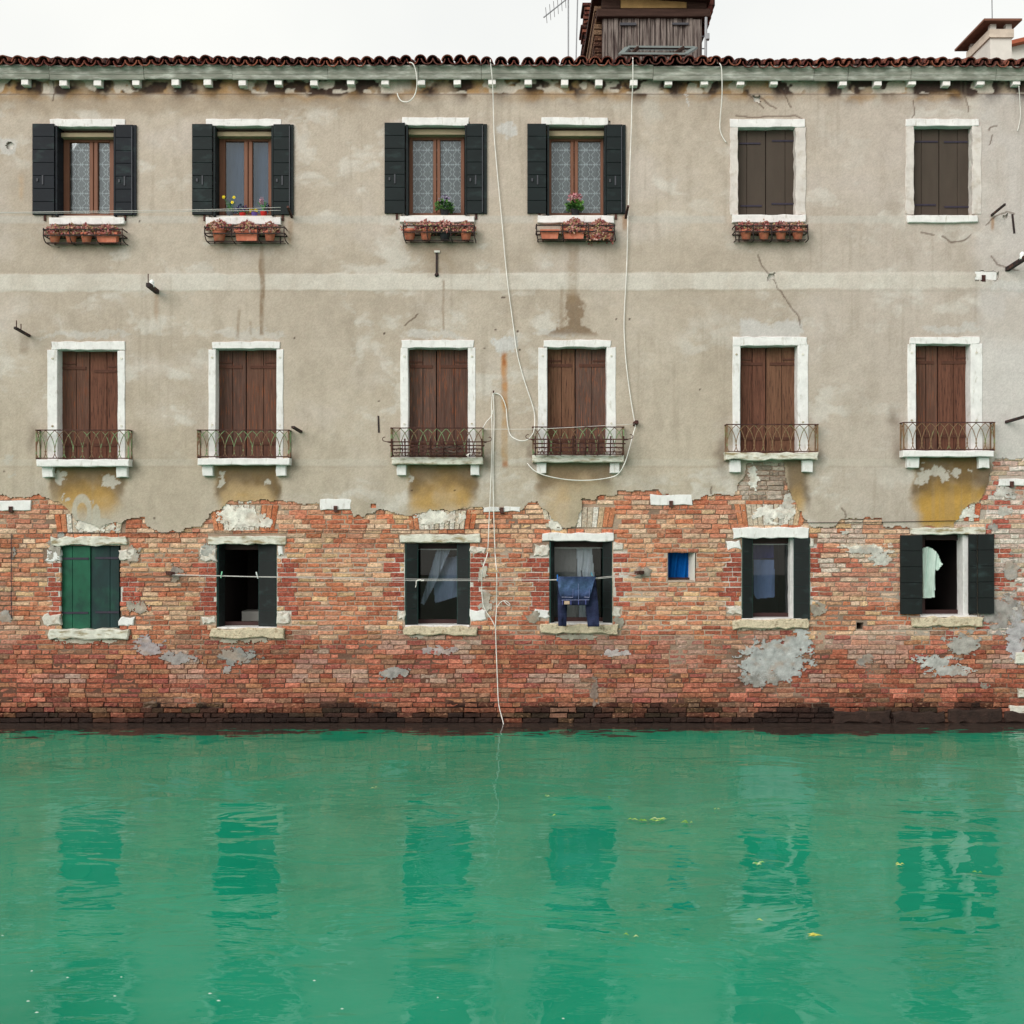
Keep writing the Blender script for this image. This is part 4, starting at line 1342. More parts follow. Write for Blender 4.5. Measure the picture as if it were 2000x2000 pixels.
for i, u in enumerate(UP):
    a, b, c, d = u['op']
    room(a, b, c, d, 1.5)
    mt = M[u['mat']]
    w = timber_window(u['win'][0], u['win'][1], u['win'][2], u['win'][3], u['mull'][0], u['mull'][1], .22, M['wood_frame'], u['fw'], 10, 5)
    stone('lintel', *u['lint'], -.055, .05, M['stone'], w, .8, .006, i)
    stone('sill', *u['sill'], -.10, .24, M['stone'], w, .8, .008, i + 10)
    # soffit of the lintel back to the blind box
    MB().pbox(a, b - 6, c, b + .5, .03, .37).build('soffit', M['wood_beam'], w)
    MB().pbox(u['win'][0] - 4, u['bar'][0], u['win'][2] + 4, u['bar'][1], .09, .3, .006).build('blind_box', M['blind'], w)
    MB().pbox(u['win'][0] - 6, u['bar'][0] - 14, u['win'][2] + 6, u['bar'][0], .26, .36).build('lintel_board', M['wood_frame'], w)
    l, r = u['L'], u['R']
    sh = shutter_panel(*l, -.085, .04, 7, mt)
    hardware(l[0] + 20, l[1] + 110, -.085, sh)
    side_leaf(l[2] + 2.5, l[1] + 4, l[3] + 3, -.06, .2, .028, mt)
    sh = shutter_panel(*r, -.085, .04, 7, mt)
    hardware(r[0] + 17, r[1] + 110, -.085, sh)
    MB().pbox(r[2] - 2.5, r[1] + 4, r[2] - 1, r[3] - 3, -.10, -.085).build('espagnolette_rod', M['metal_dark'], sh)
    MB().pbox(r[2] + .5, r[1] + 1, u['edge'], r[3], -.075, -.045, .003).build('hanging_stile', mt, sh)
    side_leaf(r[0] - .6, r[1] + 3, r[3] + 2, -.06, .2, .028, mt, True)
    for q in (l[0] + 24, r[0] + 18):
        MB().pbox(q - 2, l[3] + 1, q + 2, l[3] + 12, -.06, -.03).build('shutter_stop', M['iron_rust'], w)

lace(133, 275, 224, 420, .285, 'white lace curtain behind glass of the window beside the round pipe hole')
lace(805, 270, 904, 420, .285, 'white lace curtain behind the window with the purple-flowered sill plant')
lace(1072, 275, 1178, 420, .285, 'white lace curtain behind the window with the pink-flowered sill plant')
# slate-blue sheet added behind the bare glass to imitate the reflected sky
a, b = W(432, 420, .36), W(532, 276, .36)
m = MB()
nx = 20
m.add([(a.x + (b.x - a.x) * k / nx, .36 + .008 * math.sin(k * 1.3), z) for z in (a.z, b.z) for k in range(nx + 1)], [(k, k + 1, nx + 2 + k, nx + 1 + k) for k in range(nx)], srgb(84, 104, 134))
tag(m.build('sky_reflection_sheet', M['cloth'], None, ((a.x + b.x) / 2, .36, a.z), True), 'slate-blue sheet added for the sky reflected in the glass above spring flower pots', 'blind')


def strap(parent, px0, px1, py, y, mat='strap', h=3.2):
    MB().pbox(px0, py - h / 2, px1, py + h / 2, y - .012, y + .002).build('hinge', M[mat], parent)


# closed shutters, top floor right
for i, (op, lines, lint, jl, jr, sill, st) in enumerate((
        (OPEN_A[4], (1441, 1458.5, 1495.5, 1533.5, 1555), (1426, 232, 1573, 248), (1426, 248, 1441.5, 420), (1554, 248, 1574, 420), (1430, 419, 1574, 434), ((1444, 1485, 280), (1508, 1552, 275), (1446, 1488, 402), (1507, 1554, 398))),
        (OPEN_A[5], (1785, 1799.5, 1834, 1870, 1892), (1769, 232, 1912, 246), (1769, 246, 1785.5, 418), (1899, 246, 1917, 418), (1773, 420, 1910, 434), ((1787, 1832, 276.5), (1844, 1890, 277), (1787, 1828, 400), (1845, 1892, 404))))):
    room(*op, .4)
    m = MB().pbox(op[0] - 1, op[1] - 2, op[2] + 1, op[1] + .5, .0, .37)
    w = m.build('window', M['render_wall'], house)
    stone('lintel', *lint, -.058, .3, M['stone'], w, .8, .006, 20 + i)
    stone('jamb', *jl, -.054, .3, M['jamb_grey'], w, 1.0, .006, 22 + i)
    stone('jamb', *jr, -.054, .3, M['jamb_grey'], w, 1.4, .006, 24 + i)
    stone('sill', *sill, -.09, .3, M['stone'], w, .9, .008, 26 + i)
    mid = lines[2]
    for (p, q, r_) in ((lines[0], lines[1], lines[2]), (lines[2], lines[3], lines[4])):
        sh = shutter_panel(p + .4, op[1] + 2, r_ - .4, op[3] + 1, .09, .04, 2, M['shutter_brown'], None, True, [p + .4, q, r_ - .4], .7, 'plank')
        for (a, b, c) in st:
            if p - 2 <= a < r_: strap(sh, a, b, c, .09)

# balcony doors, middle floor
MID = [
    dict(op=OPEN_B[0], lint=(100, 667, 243, 683), jl=(92, 683, 112, 905), jr=(229.5, 685, 244, 905), ln=(120, 149, 175.5, 209, 231), rail=(71, 251, 840, 897), slab=(71, 251.5, 897, 911), br=((82, 103), (227, 248)), byb=932),
    dict(op=OPEN_B[1], lint=(414, 667, 546, 681), jl=(407, 682, 421, 903), jr=(539.5, 682, 553, 903), ln=(426, 454.5, 481, 515, 541), rail=(386, 564, 840, 894), slab=(386, 565, 895, 908), br=((395, 415), (539, 558)), byb=930),
    dict(op=OPEN_B[2], lint=(784, 664, 925, 679), jl=(782, 679, 797, 902), jr=(914, 679, 929, 902), ln=(798, 826, 852.5, 887, 915), rail=(764, 943, 836, 893), slab=(765, 943, 893, 907), br=((775, 793), (919, 936)), byb=928),
    dict(op=OPEN_B[3], lint=(1062, 664, 1193, 678), jl=(1051, 679, 1069, 898), jr=(1185, 678, 1203, 898), ln=(1069, 1097, 1123.5, 1156, 1185), rail=(1041, 1218, 834, 889), slab=(1040, 1219, 889, 903), br=((1049, 1067), (1192, 1210)), byb=924),
    dict(op=OPEN_B[4], lint=(1431, 658, 1576, 675), jl=(1431, 675, 1446, 894), jr=(1558, 673, 1579, 894), ln=(1446, 1469, 1496, 1527, 1556), rail=(1420, 1597, 829, 884), slab=(1418, 1598, 884, 898), br=((1426, 1447), (1567, 1588)), byb=922),
    dict(op=OPEN_B[5], lint=(1777, 658, 1914, 672), jl=(1773, 672, 1789, 889), jr=(1896, 671, 1919, 889), ln=(1789, 1808, 1831.5, 1863, 1893), rail=(1765, 1942, 825, 880), slab=(1764, 1942, 880, 892), br=((1772, 1796), (1912, 1933)), byb=914),
]
BD = .19      # balcony projection
for i, u in enumerate(MID):
    op = u['op']
    room(*op, .4)
    w = MB().pbox(op[0] - 1, op[1] - 2, op[2] + 1, op[1] + .5, .0, .37).build('window', M['render_wall'], house)
    stone('lintel', *u['lint'], -.06, .3, M['stone'], w, 1.2, .007, 50 + i)
    stone('jamb', *u['jl'], -.055, .3, M['stone'], w, .6, .007, 60 + i, 30)
    stone('jamb', *u['jr'], -.055, .3, M['stone'], w, .6, .007, 70 + i, 30)
    for q in (u['jl'], u['jr']):
        for yy in (u['lint'][3] + 17, u['lint'][3] + 149):
            m = MB()
            c = W((q[0] + q[2]) / 2, yy, -.064)
            m.tube([c, c + Vector((0, .02, 0))], .017, 8)
            m.build('shutter_pin', M['stone_worn'], w)
    ln = u['ln']
    for s, (p, q, r_) in enumerate(((ln[0], ln[1], ln[2]), (ln[2], ln[3], ln[4]))):
        sh = shutter_panel(p + .5, op[1] + 2.5, r_ - .5, op[3] - 1, .15, .04, 2, M['wood_v%d' % ((i * 2 + s * 3) % 5)], M['frame_dark'], True, [p + .5, q, r_ - .5], 1.0, 'plank')
        a_, b_ = (p + 2, r_ - 8) if s == 0 else (p + 8, r_ - 2)
        yy = op[1] + 37 + (6 if (i == 0 and s == 1) else 0)
        strap(sh, a_, b_, yy, .15, 'strap_rust', 5.5)
        strap(sh, (p + 2) if s == 0 else q + 2, (q - 1) if s == 0 else r_ - 2, yy - 9, .15, 'strap_rust', 3)
        strap(sh, a_, b_, op[3] - 36, .15, 'strap_rust', 5.5)
    # balcony
    x0, x1, ys, yb = u['slab']
    bal = stone('balcony', x0, ys, x1, yb, -BD - .03, .1, M['stone_worn'] if i in (2, 3, 4) else M['stone'], house, 2.0 if i == 4 else .7, .01, 80 + i)
    for (p, q) in u['br']:
        stone('bracket', p, yb + .6, q, u['byb'], -.13, .05, M['stone'], bal, .8, .008, 90 + i)
    rx0, rx1, ryt, ryb = u['rail']
    yr = -BD
    gm = M['iron_green'] if i < 4 else M['iron_rust']
    if i >= 4: gm = material('iron_mixed%d' % i, tuple(srgb(126, 98, 74)), .8, .3, 20, bump=.4, spec=.25, second=tuple(srgb(118, 126, 86)), sc=(.56, .66), sscale=7)
    A, B = W(rx0, ryt, yr), W(rx1, ryt, yr)
    zb = W(0, ryb, yr).z + .004
    zt = A.z
    m = MB()
    m.bar((A.x - .012, yr, zt), (B.x + .012, yr, zt), .03, .014)
    for x in (A.x, B.x):
        m.bar((x, yr + .012, zt - .002), (x, -.02, zt - .002), .026, .014)
    m.build('top_rail', M['iron_rust'], bal)
    m = MB()
    m.bar((A.x, yr, zb + .012), (B.x, yr, zb + .012), .022, .014)
    for x in (A.x, B.x):
        m.bar((x, yr, zb), (x, -.02, zb), .02, .014)
    m.build('bottom_rail', M['iron_rust'], bal)
    for x in (A.x, B.x):
        MB().bar((x, yr, zb), (x, yr, zt), .018, .018).build('post', gm, bal)
        MB().bar((x, -.045, zb), (x, -.045, zt), .016, .016).build('post', gm, bal)
    nb = 10
    s = (B.x - A.x) / nb
    H = zt - zb
    crv = ((0, .02), (-.28, .04), (-.47, .16), (-.5, .30), (-.42, .48), (-.25, .66), (0, .82), (.5, .985))
    for k in range(nb):
        cx = A.x + s * (k + .5)
        m = MB()
        for sg in (-1, 1):
            pts = [(cx - sg * p[0] * s, yr + sg * .003, zb + p[1] * H) for p in crv]
            pts = [q for q in pts if A.x - .01 <= q[0] <= B.x + .01]
            m.tube(spline(pts, 3), .0062, 5)
        m.bar((cx + s * .5 - .012, yr, zb + .26 * H), (cx + s * .5 + .012, yr, zb + .26 * H), .016, .018)
        m.build('baluster', gm, bal)
    for x in (A.x, B.x):          # side panels
        m = MB()
        ym, dd = (yr - .045) / 2, (-.045 - yr)
        for sg in (-1, 1):
            m.tube(spline([(x, ym - sg * p[0] * dd * .9, zb + p[1] * H) for p in crv], 3), .006, 5)
        m.build('baluster', gm, bal)

# ground floor windows
GR = [
    dict(op=OPEN_C[0]), dict(op=OPEN_C[1]), dict(op=OPEN_C[2]), dict(op=OPEN_C[3]), dict(op=OPEN_C[4]), dict(op=OPEN_C[5])]
GW = []
for i in range(6):
    a, b, c, d = OPEN_C[i]
    room(a, b, c, d, 2.4, 'room', .6)
    fr = MB()
    fx0, fx1 = (a + 2, c - 2)
    y = .26
    if i == 0:
        w = MB().pbox(a - 1, b - 2, c + 1, b + .5, .0, .37).build('window', M['render_wall'], house)
    else:
        t0, t1 = b + 2, d - 1
        mm = MB()
        mm.pbox(fx0, t0, fx0 + 8, t1, y, y + .07, .005)
        mm.pbox(fx1 - 8, t0, fx1, t1, y, y + .07, .005)
        mm.pbox(fx0 + 8, t0, fx1 - 8, t0 + 10, y + .002, y + .068, .005)
        mm.pbox(fx0 + 8, t1 - 14, fx1 - 8, t1, y + .002, y + .068, .005)
        w = mm.build('window', M['frame_dark'], house)
        if i not in (1, 5):
            pane(fx0 + 8, t0 + 10, fx1 - 8, t1 - 14, y + .03, w)
            MB().pbox(fx0 + 8, t0 + 11.5, fx1 - 8, t0 + 13, y + .036, y + .046).build('curtain_rod', M['rope'], w)
        MB().pbox(a + 1, d - 4, c - 1, d - .5, -.02, .3, .004).build('inner_sill', M['stone'], w)
    GW.append(w)
    stone('lintel', *LINT_C[i], -.04, .3, M['stone_worn'] if i not in (3, 4) else M['stone'], w, 1.6 if i else 3, .01, 110 + i)
    stone('sill', *SILL_C[i], -.07, .25, M['stone_rough'] if i else M['stone_worn'], w, 2.4, .014, 120 + i)

# C1 closed green shutters
shutter_panel(121, 1066, 176.5, 1229, .06, .04, 3, M['shutter_green'], None, True, [121, 141.5, 176.5], .6, 'plank')
sh = bpy.context.scene.collection.objects[-1]
shG = [o for o in house.children if o.name.startswith('shutter')][-1]
strap(shG, 123, 173, 1091, .06, 'strap', 4)
strap(shG, 121, 172, 1197, .06, 'strap', 4)
shD = shutter_panel(177.5, 1066, 233, 1229, .085, .04, 3, M['shutter_green_dark'], None, True, [177.5, 215, 233], .6, 'plank')
strap(shD, 186, 231, 1090, .085, 'strap', 4)
strap(shD, 186, 232, 1196, .085, 'strap', 4)


# hinged leaves standing open at an angle in the ground-floor openings
def angled_leaf(pxh, pyt, pyb, yh, ang, width, mat, edge, n=5, th=.032):
    """leaf hinged at photo x pxh; swings by ang (degrees, 0 = along +x in the wall plane, 90 = straight out)"""
    h = W(pxh, pyb, yh)
    t = W(pxh, pyt, yh)
    ca, sa = math.cos(math.radians(ang)), math.sin(math.radians(ang))

    def loc(m):
        m.v = [(h.x + p[0] * ca - p[1] * sa, yh + p[0] * sa + p[1] * ca, p[2]) for p in m.v]
        return m
    sh = loc(MB().box(.0, width, -th * .3, th * .3, h.z, t.z)).build('shutter', edge, house)
    for k in range(n):
        z0, z1 = h.z + (t.z - h.z) * k / n + .002, h.z + (t.z - h.z) * (k + 1) / n - .002
        loc(MB().bevbox(.008, width - .008, -th / 2, th / 2, z0, z1, .003)).build('board', mat, sh)
    return sh


# C2: left leaf folded edge-on, right leaf half closed
angled_leaf(425, 1063, 1227, .03, 74, .20, M['shutter_black'], M['shutter_edge'])
s2 = angled_leaf(540.5, 1063, 1226, .05, 160, .31, M['shutter_black'], M['shutter_edge'])
# C3
angled_leaf(792, 1061, 1221, .0, 15, .19, M['shutter_black'], M['shutter_edge'])
angled_leaf(917, 1061, 1221, .05, 160, .20, M['shutter_black'], M['shutter_edge'])
# C4
angled_leaf(1074, 1058, 1219, .0, 60, .12, M['shutter_black'], M['shutter_edge'])
angled_leaf(1196, 1057, 1220, .0, 140, .17, M['shutter_black'], M['shutter_edge'])
# C5
angled_leaf(1449, 1050, 1209, .0, 20, .18, M['shutter_black'], M['shutter_edge'])
angled_leaf(1581, 1049, 1210, -.02, 172, .235, M['shutter_black'], M['shutter_edge'])
stone('jamb', 1544, 1050, 1551, 1208, .12, .3, M['stone'], GW[4], .6, .004, 140)
# C6: left leaf flat on the wall, right bifold
shutter_panel(1759, 1045, 1801.5, 1200, -.09, .04, 5, M['shutter_black'])
shutter_panel(1911, 1043, 1942, 1199, -.09, .04, 5, M['shutter_black'])
shutter_panel(1892.5, 1044, 1908.5, 1199, -.06, .04, 5, M['shutter_black'])
stone('jamb', 1881, 1045, 1892, 1204, .05, .3, M['stone'], GW[5], .5, .004, 141)

room(*OPEN_S[1], .1, 'pot_black', .05)
# small square opening with a blue curtain
a, b, c, d = OPEN_S[0]
room(a, b, c, d, .8)
sw = MB()
A, B = W(a, d), W(c, b)
sw.add([(A.x, -.02, A.z), (B.x, -.02, A.z), (B.x, -.02, B.z), (A.x, -.02, B.z), (A.x, .36, A.z + .03), (B.x - .085, .36, A.z + .03), (B.x - .085, .36, B.z), (A.x, .36, B.z)],
       [(1, 0, 4, 5), (2, 1, 5, 6), (0, 3, 7, 4), (3, 2, 6, 7)])
swo = sw.build('window', M['render_wall'], house)
MB().pbox(1303, 1128, 1350, 1134, .2, .26).build('sill_board', M['frame_dark'], swo)


def cloth(name, outline, y, col, label, cat, amp=.012, freq=30, step=.012, group=None, thick=.004, colfn=None):
    """hanging cloth cut to a photo outline, with real folds"""
    P = np.array(outline, float)
    k = (D + y) / F

    def mask(px, py):
        ins = np.zeros(px.shape, bool)
        n = len(P)
        for i in range(n):
            x1, y1 = P[i]
            x2, y2 = P[(i + 1) % n]
            cond = ((y1 > py) != (y2 > py)) & (px < (x2 - x1) * (py - y1) / (y2 - y1 + 1e-9) + x1)
            ins ^= cond
        return ins
    sc = F / D * k           # sheet() works in wall-plane pixels
    P = np.stack([1000 + (P[:, 0] - 1000) * sc, 1000 + (P[:, 1] - 1000) * sc], -1)
    x0, x1 = (P[:, 0].min() - 1000) / 130, (P[:, 0].max() - 1000) / 130
    z0, z1 = CAMZ + (1000 - P[:, 1].max()) / 130, CAMZ + (1000 - P[:, 1].min()) / 130

    def cf(X, Y):
        co = np.empty(X.shape + (3,))
        co[:] = col
        return colfn(X, Y, co) if colfn else co
    o = sheet(name, x0, x1, z0, z1, step, y, thick, mask, cf,
              lambda X, Y: amp * np.sin(X / 130 * freq + .8 * np.sin(Y / 22)) + amp * .5 * np.sin(X / 130 * freq * 2.3 + Y / 14) + (fbm(X / 12, Y / 16, 3, 3) - .5) * amp,
              M['cloth'], None, ((x0 + x1) / 2, y, z0))
    return tag(o, label, cat, group)


cloth('window_cloth', [(1302, 1076), (1348, 1076), (1347, 1132), (1303, 1132)], .24, srgb(10, 82, 156), 'bright blue curtain filling the small square opening in the brickwork', 'curtain', .026, 40)
# white curtain, dress, and cloths added to imitate reflections in the glass
cloth('window_cloth', [(1083, 1070), (1128, 1070), (1130, 1210), (1083, 1210)], .46, srgb(150, 146, 146), 'grey cloth added for the reflection in the window with the hanging jeans', 'curtain', .006, 18)
cloth('window_cloth', [(1126, 1070), (1156, 1070), (1164, 1160), (1163, 1210), (1131, 1210)], .42, srgb(226, 228, 238), 'gathered white curtain behind the window with the hanging jeans', 'curtain', .02, 40)
cloth('window_cloth', [(853, 1073), (880, 1073), (850, 1140), (828, 1182), (822, 1178)], .44, srgb(170, 176, 196), 'pale blue diagonal cloth added for a reflection in shuttered window glass', 'curtain', .02, 40)
cloth('reflection_cloth', [(872, 1090), (894, 1086), (894, 1165), (850, 1178), (846, 1140)], .6, srgb(150, 160, 190), 'light blue cloth added for a reflection beside the diagonal cloth', 'sheet', .01, 20)
cloth('reflection_cloth', [(1472, 1093), (1512, 1093), (1513, 1166), (1478, 1170), (1472, 1160)], .5, srgb(128, 144, 190), 'light blue cloth added for a reflection in the glass between dark green leaves', 'sheet', .01, 24)
cloth('reflection_cloth', [(1471, 1064), (1511, 1064), (1511, 1090), (1471, 1092)], .52, srgb(52, 56, 120), 'dark blue cloth added for a reflection above the light blue cloth', 'sheet', .008, 24)
cloth('hanging_dress', [(1802, 1071), (1806, 1069), (1814, 1068), (1822, 1072), (1832, 1082), (1840, 1103), (1832, 1115), (1827, 1112), (1827, 1140), (1824, 1167), (1802, 1168)], .20, srgb(212, 228, 219),
      'pale mint short-sleeved dress hanging in the window beside the flat black shutter', 'dress', .022, 44)
# low furniture shapes seen in the dark rooms
t = MB()
A = W(475, 1225, 1.0)
t.box(A.x, A.x + .5, .9, 1.3, A.z - .4, A.z + .26)
tag(t.build('storage_box', M['render_wall'], None, (A.x + .25, 1.1, A.z - .4)), 'pale box standing in the dark room behind the half-closed shutter', 'box')

# ------------------------------------------------------------------ dormer, chimney, antennas
dorm = MB()
yd = 1.5
def P3(px, py, y): return W(px, py, y)
zbase = 10.1
A, B = W(1176, 118, yd), W(1372, 20, yd)
dorm.box(A.x, B.x, yd + .05, yd + 3.4, zbase, B.z)
dormer = dorm.build('dormer', M['wood_beam'], house)
xpl = 1177.0
i = 0
while xpl < 1352:
    wpl = rnd.uniform(6, 13)
    m = MB().pbox(xpl, 33 + rnd.uniform(-1, 1), min(xpl + wpl - rnd.uniform(.5, 1.6), 1352), 125, yd - .02 - rnd.uniform(0, .03), yd + .06, .004)
    m.build('plank', M['wood_grey'], dormer)
    xpl += wpl
MB().pbox(1354, 36, 1371, 125, yd - .06, yd + .1, .02).build('corner_post', M['wood_grey'], dormer)
MB().pbox(1341, 18, 1353, 112, yd - .055, yd - .03, .004).build('plank', M['wood_grey'], dormer)
MB().pbox(1211, 44, 1243, 49, yd - .085, yd - .05).build('hinge', M['metal_dark'], dormer)
MB().pbox(1313, 44, 1345, 48, yd - .085, yd - .05).build('hinge', M['metal_dark'], dormer)
MB().pbox(1166, 16, 1388, 32, yd - .12, yd + .1, .012).build('head_beam', M['wood_beam'], dormer)
MB().pbox(1212, -14, 1341, 15.5, yd - .02, yd + .2).build('gable_panel', material('ochre_plaster', tuple(srgb(168, 138, 92)), .95, .2, 6, bump=.4, spec=.1), dormer)
MB().pbox(1176, -14, 1211, 15.5, yd - .04, yd + .2).build('gable_panel', M['wood_beam'], dormer)
MB().pbox(1342, -14, 1380, 15.5, yd - .04, yd + .2).build('gable_panel', M['wood_beam'], dormer)
# tiled verges and brick side wall
Av, Bv = W(1150, -16, yd), W(1392, -16, yd)
vs = []
for k in range(9):
    z = W(0, 118 - k * 11.5, yd + .2).z
    m = MB()
    c = [srgb(*rnd.choice(TC)) for _ in range(1)][0]
    x = A.x
    m.box(x - .10 - rnd.random() * .03, x + .0, yd + .1, yd + 2.6, z, z + .075, srgb(*rnd.choice([(92, 66, 52), (110, 84, 64), (72, 50, 42), (124, 100, 80)])))
    m.build('side_brick', M['brick'], dormer)
for k in range(13):
    z = W(0, 118 - k * 8.6, yd + 2.6).z
    m = MB()
    j = rnd.uniform(-.03, .05)
    m.box(A.x - .16 - j, A.x - .02, yd + 2.5, yd + 3.1, z, z + .05, srgb(*rnd.choice(TC)) * .8)
    m.build('verge_tile', M['tile'], dormer)
m = MB()
Rl, Rr = W(1166, 12, yd - .3), W(1391, 18, yd - .3)
m.add([(Rl.x - .05, yd - .35, B.z + .22), (Rr.x, yd - .35, B.z + .10), (Rr.x, yd + 3.4, B.z + .10), (Rl.x - .05, yd + 3.4, B.z + .22), (Rl.x - .05, yd - .35, B.z + .32), (Rr.x, yd - .35, B.z + .2), (Rr.x, yd + 3.4, B.z + .2), (Rl.x - .05, yd + 3.4, B.z + .32)],
      [(0, 3, 2, 1), (4, 5, 6, 7), (0, 1, 5, 4), (1, 2, 6, 5), (2, 3, 7, 6), (3, 0, 4, 7)])
m.build('dormer_roof', M['wood_beam'], dormer)
for k in range(4):
    Vt = W(1384 - k * 3.5, 14 + k * 12, yd + .3)
    MB().box(Vt.x - .02, Vt.x + .07, yd + .1, yd + 2, Vt.z - .06, Vt.z + .05, srgb(*rnd.choice(TC)) * 1.1).build('verge_tile', M['tile'], dormer)

# raised skylight sash on the tiles
m = MB()
q = [W(1213, 106, .45), W(1338, 107, .45), W(1357, 94, .9), W(1226, 93, .9)]
for p_, q_ in zip(q, q[1:] + q[:1]):
    m.bar(p_, q_, .09, .03)
skyl = m.build('skylight_sash', material('pale_metal', tuple(srgb(116, 124, 122)), .6, .1, 8, spec=.3), None, tuple(W(1284, 112, .6)))
tag(skyl, 'pale metal skylight sash propped open in front of the wooden dormer', 'skylight')
for (a_, b_) in ((1232, 1246), (1315, 1335)):
    MB().bar(W(a_, 107, .43), W(b_, 93, .85), .03, .05).build('glazing_bar', M['wood_beam'], skyl)
MB().add(q, [(0, 1, 2, 3)]).build('pane', M['glass'], skyl)
m = MB()
for x_ in (1228, 1330):
    p = W(x_, 106, .46)
    m.bar(p, p - Vector((0, -.1, .28)), .03, .03)
m.build('prop', M['wood_beam'], skyl)

# chimney
yc = 2.2
ch = MB()
A, B = W(1934, 118, yc), W(1976, 72, yc)
cd = .95
ch.box(A.x, B.x, yc, yc + cd, 10.2, B.z)
chim = ch.build('chimney', M['render_wall'], roof)
A2, B2 = W(1932, 73, yc - .03), W(1980, 57, yc - .03)
MB().box(A2.x, B2.x, yc - .04, yc + cd + .04, A2.z, B2.z).build('chimney_collar', material('collar', tuple(srgb(206, 192, 176)), .95, .2, 8, bump=.5, spec=.1), roof)
m = MB()
zc = W(0, 47, yc).z
for x_ in (A2.x + .03, B2.x - .12):
    for y_ in (yc, yc + cd - .1):
        m.box(x_, x_ + .1, y_, y_ + .1, B2.z, zc)
m.build('chimney_posts', M['render_wall'], roof)
A3, B3 = W(1921, 47, yc - .12), W(1995, 37, yc - .12)
m = MB()
m.box(A3.x, B3.x, yc - .15, yc + cd + .25, zc, zc + .035)
m.build('chimney_cap', material('cap', tuple(srgb(120, 84, 70)), .9, .3, 8, bump=.5, spec=.1), roof)
# gable of the next house behind
m = MB()
A, B = W(1970, 120, 4), W(2100, 120, 4)
m.add([(A.x, 4, 10), (B.x, 4, 10), (B.x, 4, W(0, 60, 4).z), (A.x, 4, W(0, 92, 4).z), (A.x, 9, 10), (B.x, 9, 10), (B.x, 9, W(0, 60, 4).z), (A.x, 9, W(0, 92, 4).z)],
      [(0, 1, 2, 3), (7, 6, 5, 4), (0, 4, 5, 1), (1, 5, 6, 2), (2, 6, 7, 3), (3, 7, 4, 0)])
ng = m.build('gable_wall', M['render_wall'], None, (B.x - .4, 5, 10))
tag(ng, 'pale rendered gable with a red coping behind the stone chimney', 'gable')
m = MB()
m.bar((A.x - .1, 3.96, W(0, 92, 4).z), (B.x, 3.96, W(0, 58, 4).z), .3, .07)
m.build('coping', material('coping', tuple(srgb(158, 88, 66)), .9, .2, 8, bump=.3, spec=.1), ng)

# antennas
m = MB()
m.tube([W(1110, 128, 1.0), W(1110, -40, 1.0)], .012, 6)
an = m.build('antenna', M['metal_grey'], None, tuple(W(1110, 128, 1.0)))
tag(an, 'thin grey television mast with a slanting boom left of the dormer', 'antenna')
m = MB()
p, q = W(1062, 34, .9), W(1112, -6, 1.05)
m.tube([p, q], .012, 6)
for t_ in (.1, .25, .4, .55, .7, .85):
    c = p.lerp(q, t_)
    m.tube([c + Vector((-.02, -.3, .0)), c + Vector((.02, .3, .0))], .004, 4)
m.build('boom', M['metal_grey'], an)
m = MB()
m.tube([W(1125, 122, 1.2), W(1129, -40, 1.2)], .010, 6)
tag(m.build('antenna_mast', M['metal_grey'], None, tuple(W(1125, 122, 1.2))), 'plain thin mast rising beside the boom antenna', 'antenna')
m = MB()
m.tube([W(1378, 128, 1.3), W(1379, 34, 1.3)], .022, 8)
an = m.build('antenna_pole', M['metal_grey'], None, tuple(W(1378, 128, 1.3)))
tag(an, 'short grey pole with a junction box right of the dormer', 'antenna')
MB().pbox(1379, 64, 1386, 76, 1.25, 1.33, .008).build('junction_box', M['metal_grey'], an)
m = MB()
for yy in (71, 95):
    m.bar(W(1371, yy, 1.35), W(1379, yy, 1.3), .015, .015)
m.build('stand_off', M['metal_dark'], an)
m = MB()
m.tube([W(1938, 48, 2.6), W(1937, -30, 2.6)], .007, 5)
tag(m.build('antenna_whip', M['metal_dark'], None, tuple(W(1938, 48, 2.6))), 'hair-thin whip aerial rising above the stone chimney', 'antenna')


# ------------------------------------------------------------------ flower racks, pots and plants
def flower_rack(px0, px1, pyt, pyb, label, posts=4, depth=.2, flare=8):
    """iron basket: wall frame, front bars, uprights, bottom grid"""
    org = W((px0 + px1) / 2, pyb, -.1)
    root = empty('flower_rack', tuple(org), label, 'flower rack', 'iron flower racks below the upper windows')
    yb, yf = -.05, -.05 - depth
    A, B = W(px0, pyb, yf), W(px1, pyt, yf)
    zt, zm, zb = B.z, B.z - (B.z - A.z) * .45, A.z
    m = MB()
    for z in (zt, zm):
        m.bar((A.x, yf, z), (B.x, yf, z), .012, .016)
        for x in (A.x, B.x):
            m.bar((x, yf, z), (x, yb, z), .012, .014)
    m.build('front_bars', M['iron'], root, tuple(org))
    m = MB()
    for y_ in (yf + .03, yf + .09, yb - .02):
        m.bar((A.x + .02, y_, zb), (B.x - .02, y_, zb), .012, .008)
    m.build('bottom_bars', M['iron'], root, tuple(org))
    for k in range(posts):
        x = A.x + (B.x - A.x) * (k + .02) / (posts - .96)
        m = MB()
        pts = spline([(x, yf - .004, zt + .02), (x, yf - .006, zm), (x + .01, yf + .01, zb + .03), (x + .02, yf + .06, zb), (x + .02, yb, zb), ], 4)
        m.tube(pts, .0085, 6)
        m.build('upright', M['iron'], root, tuple(org))
    m = MB()
    m.bar((A.x, yb, zm), (B.x, yb, zm), .012, .016)
    for x in (A.x + .1, B.x - .1):
        m.bar((x, yb, zm), (x, -.02, zm), .02, .02)
        m.bar((x, yb, zb), (x, yb, zm), .012, .016)
    m.build('wall_bracket', M['iron'], root, tuple(org))
    return yf, yb, zb


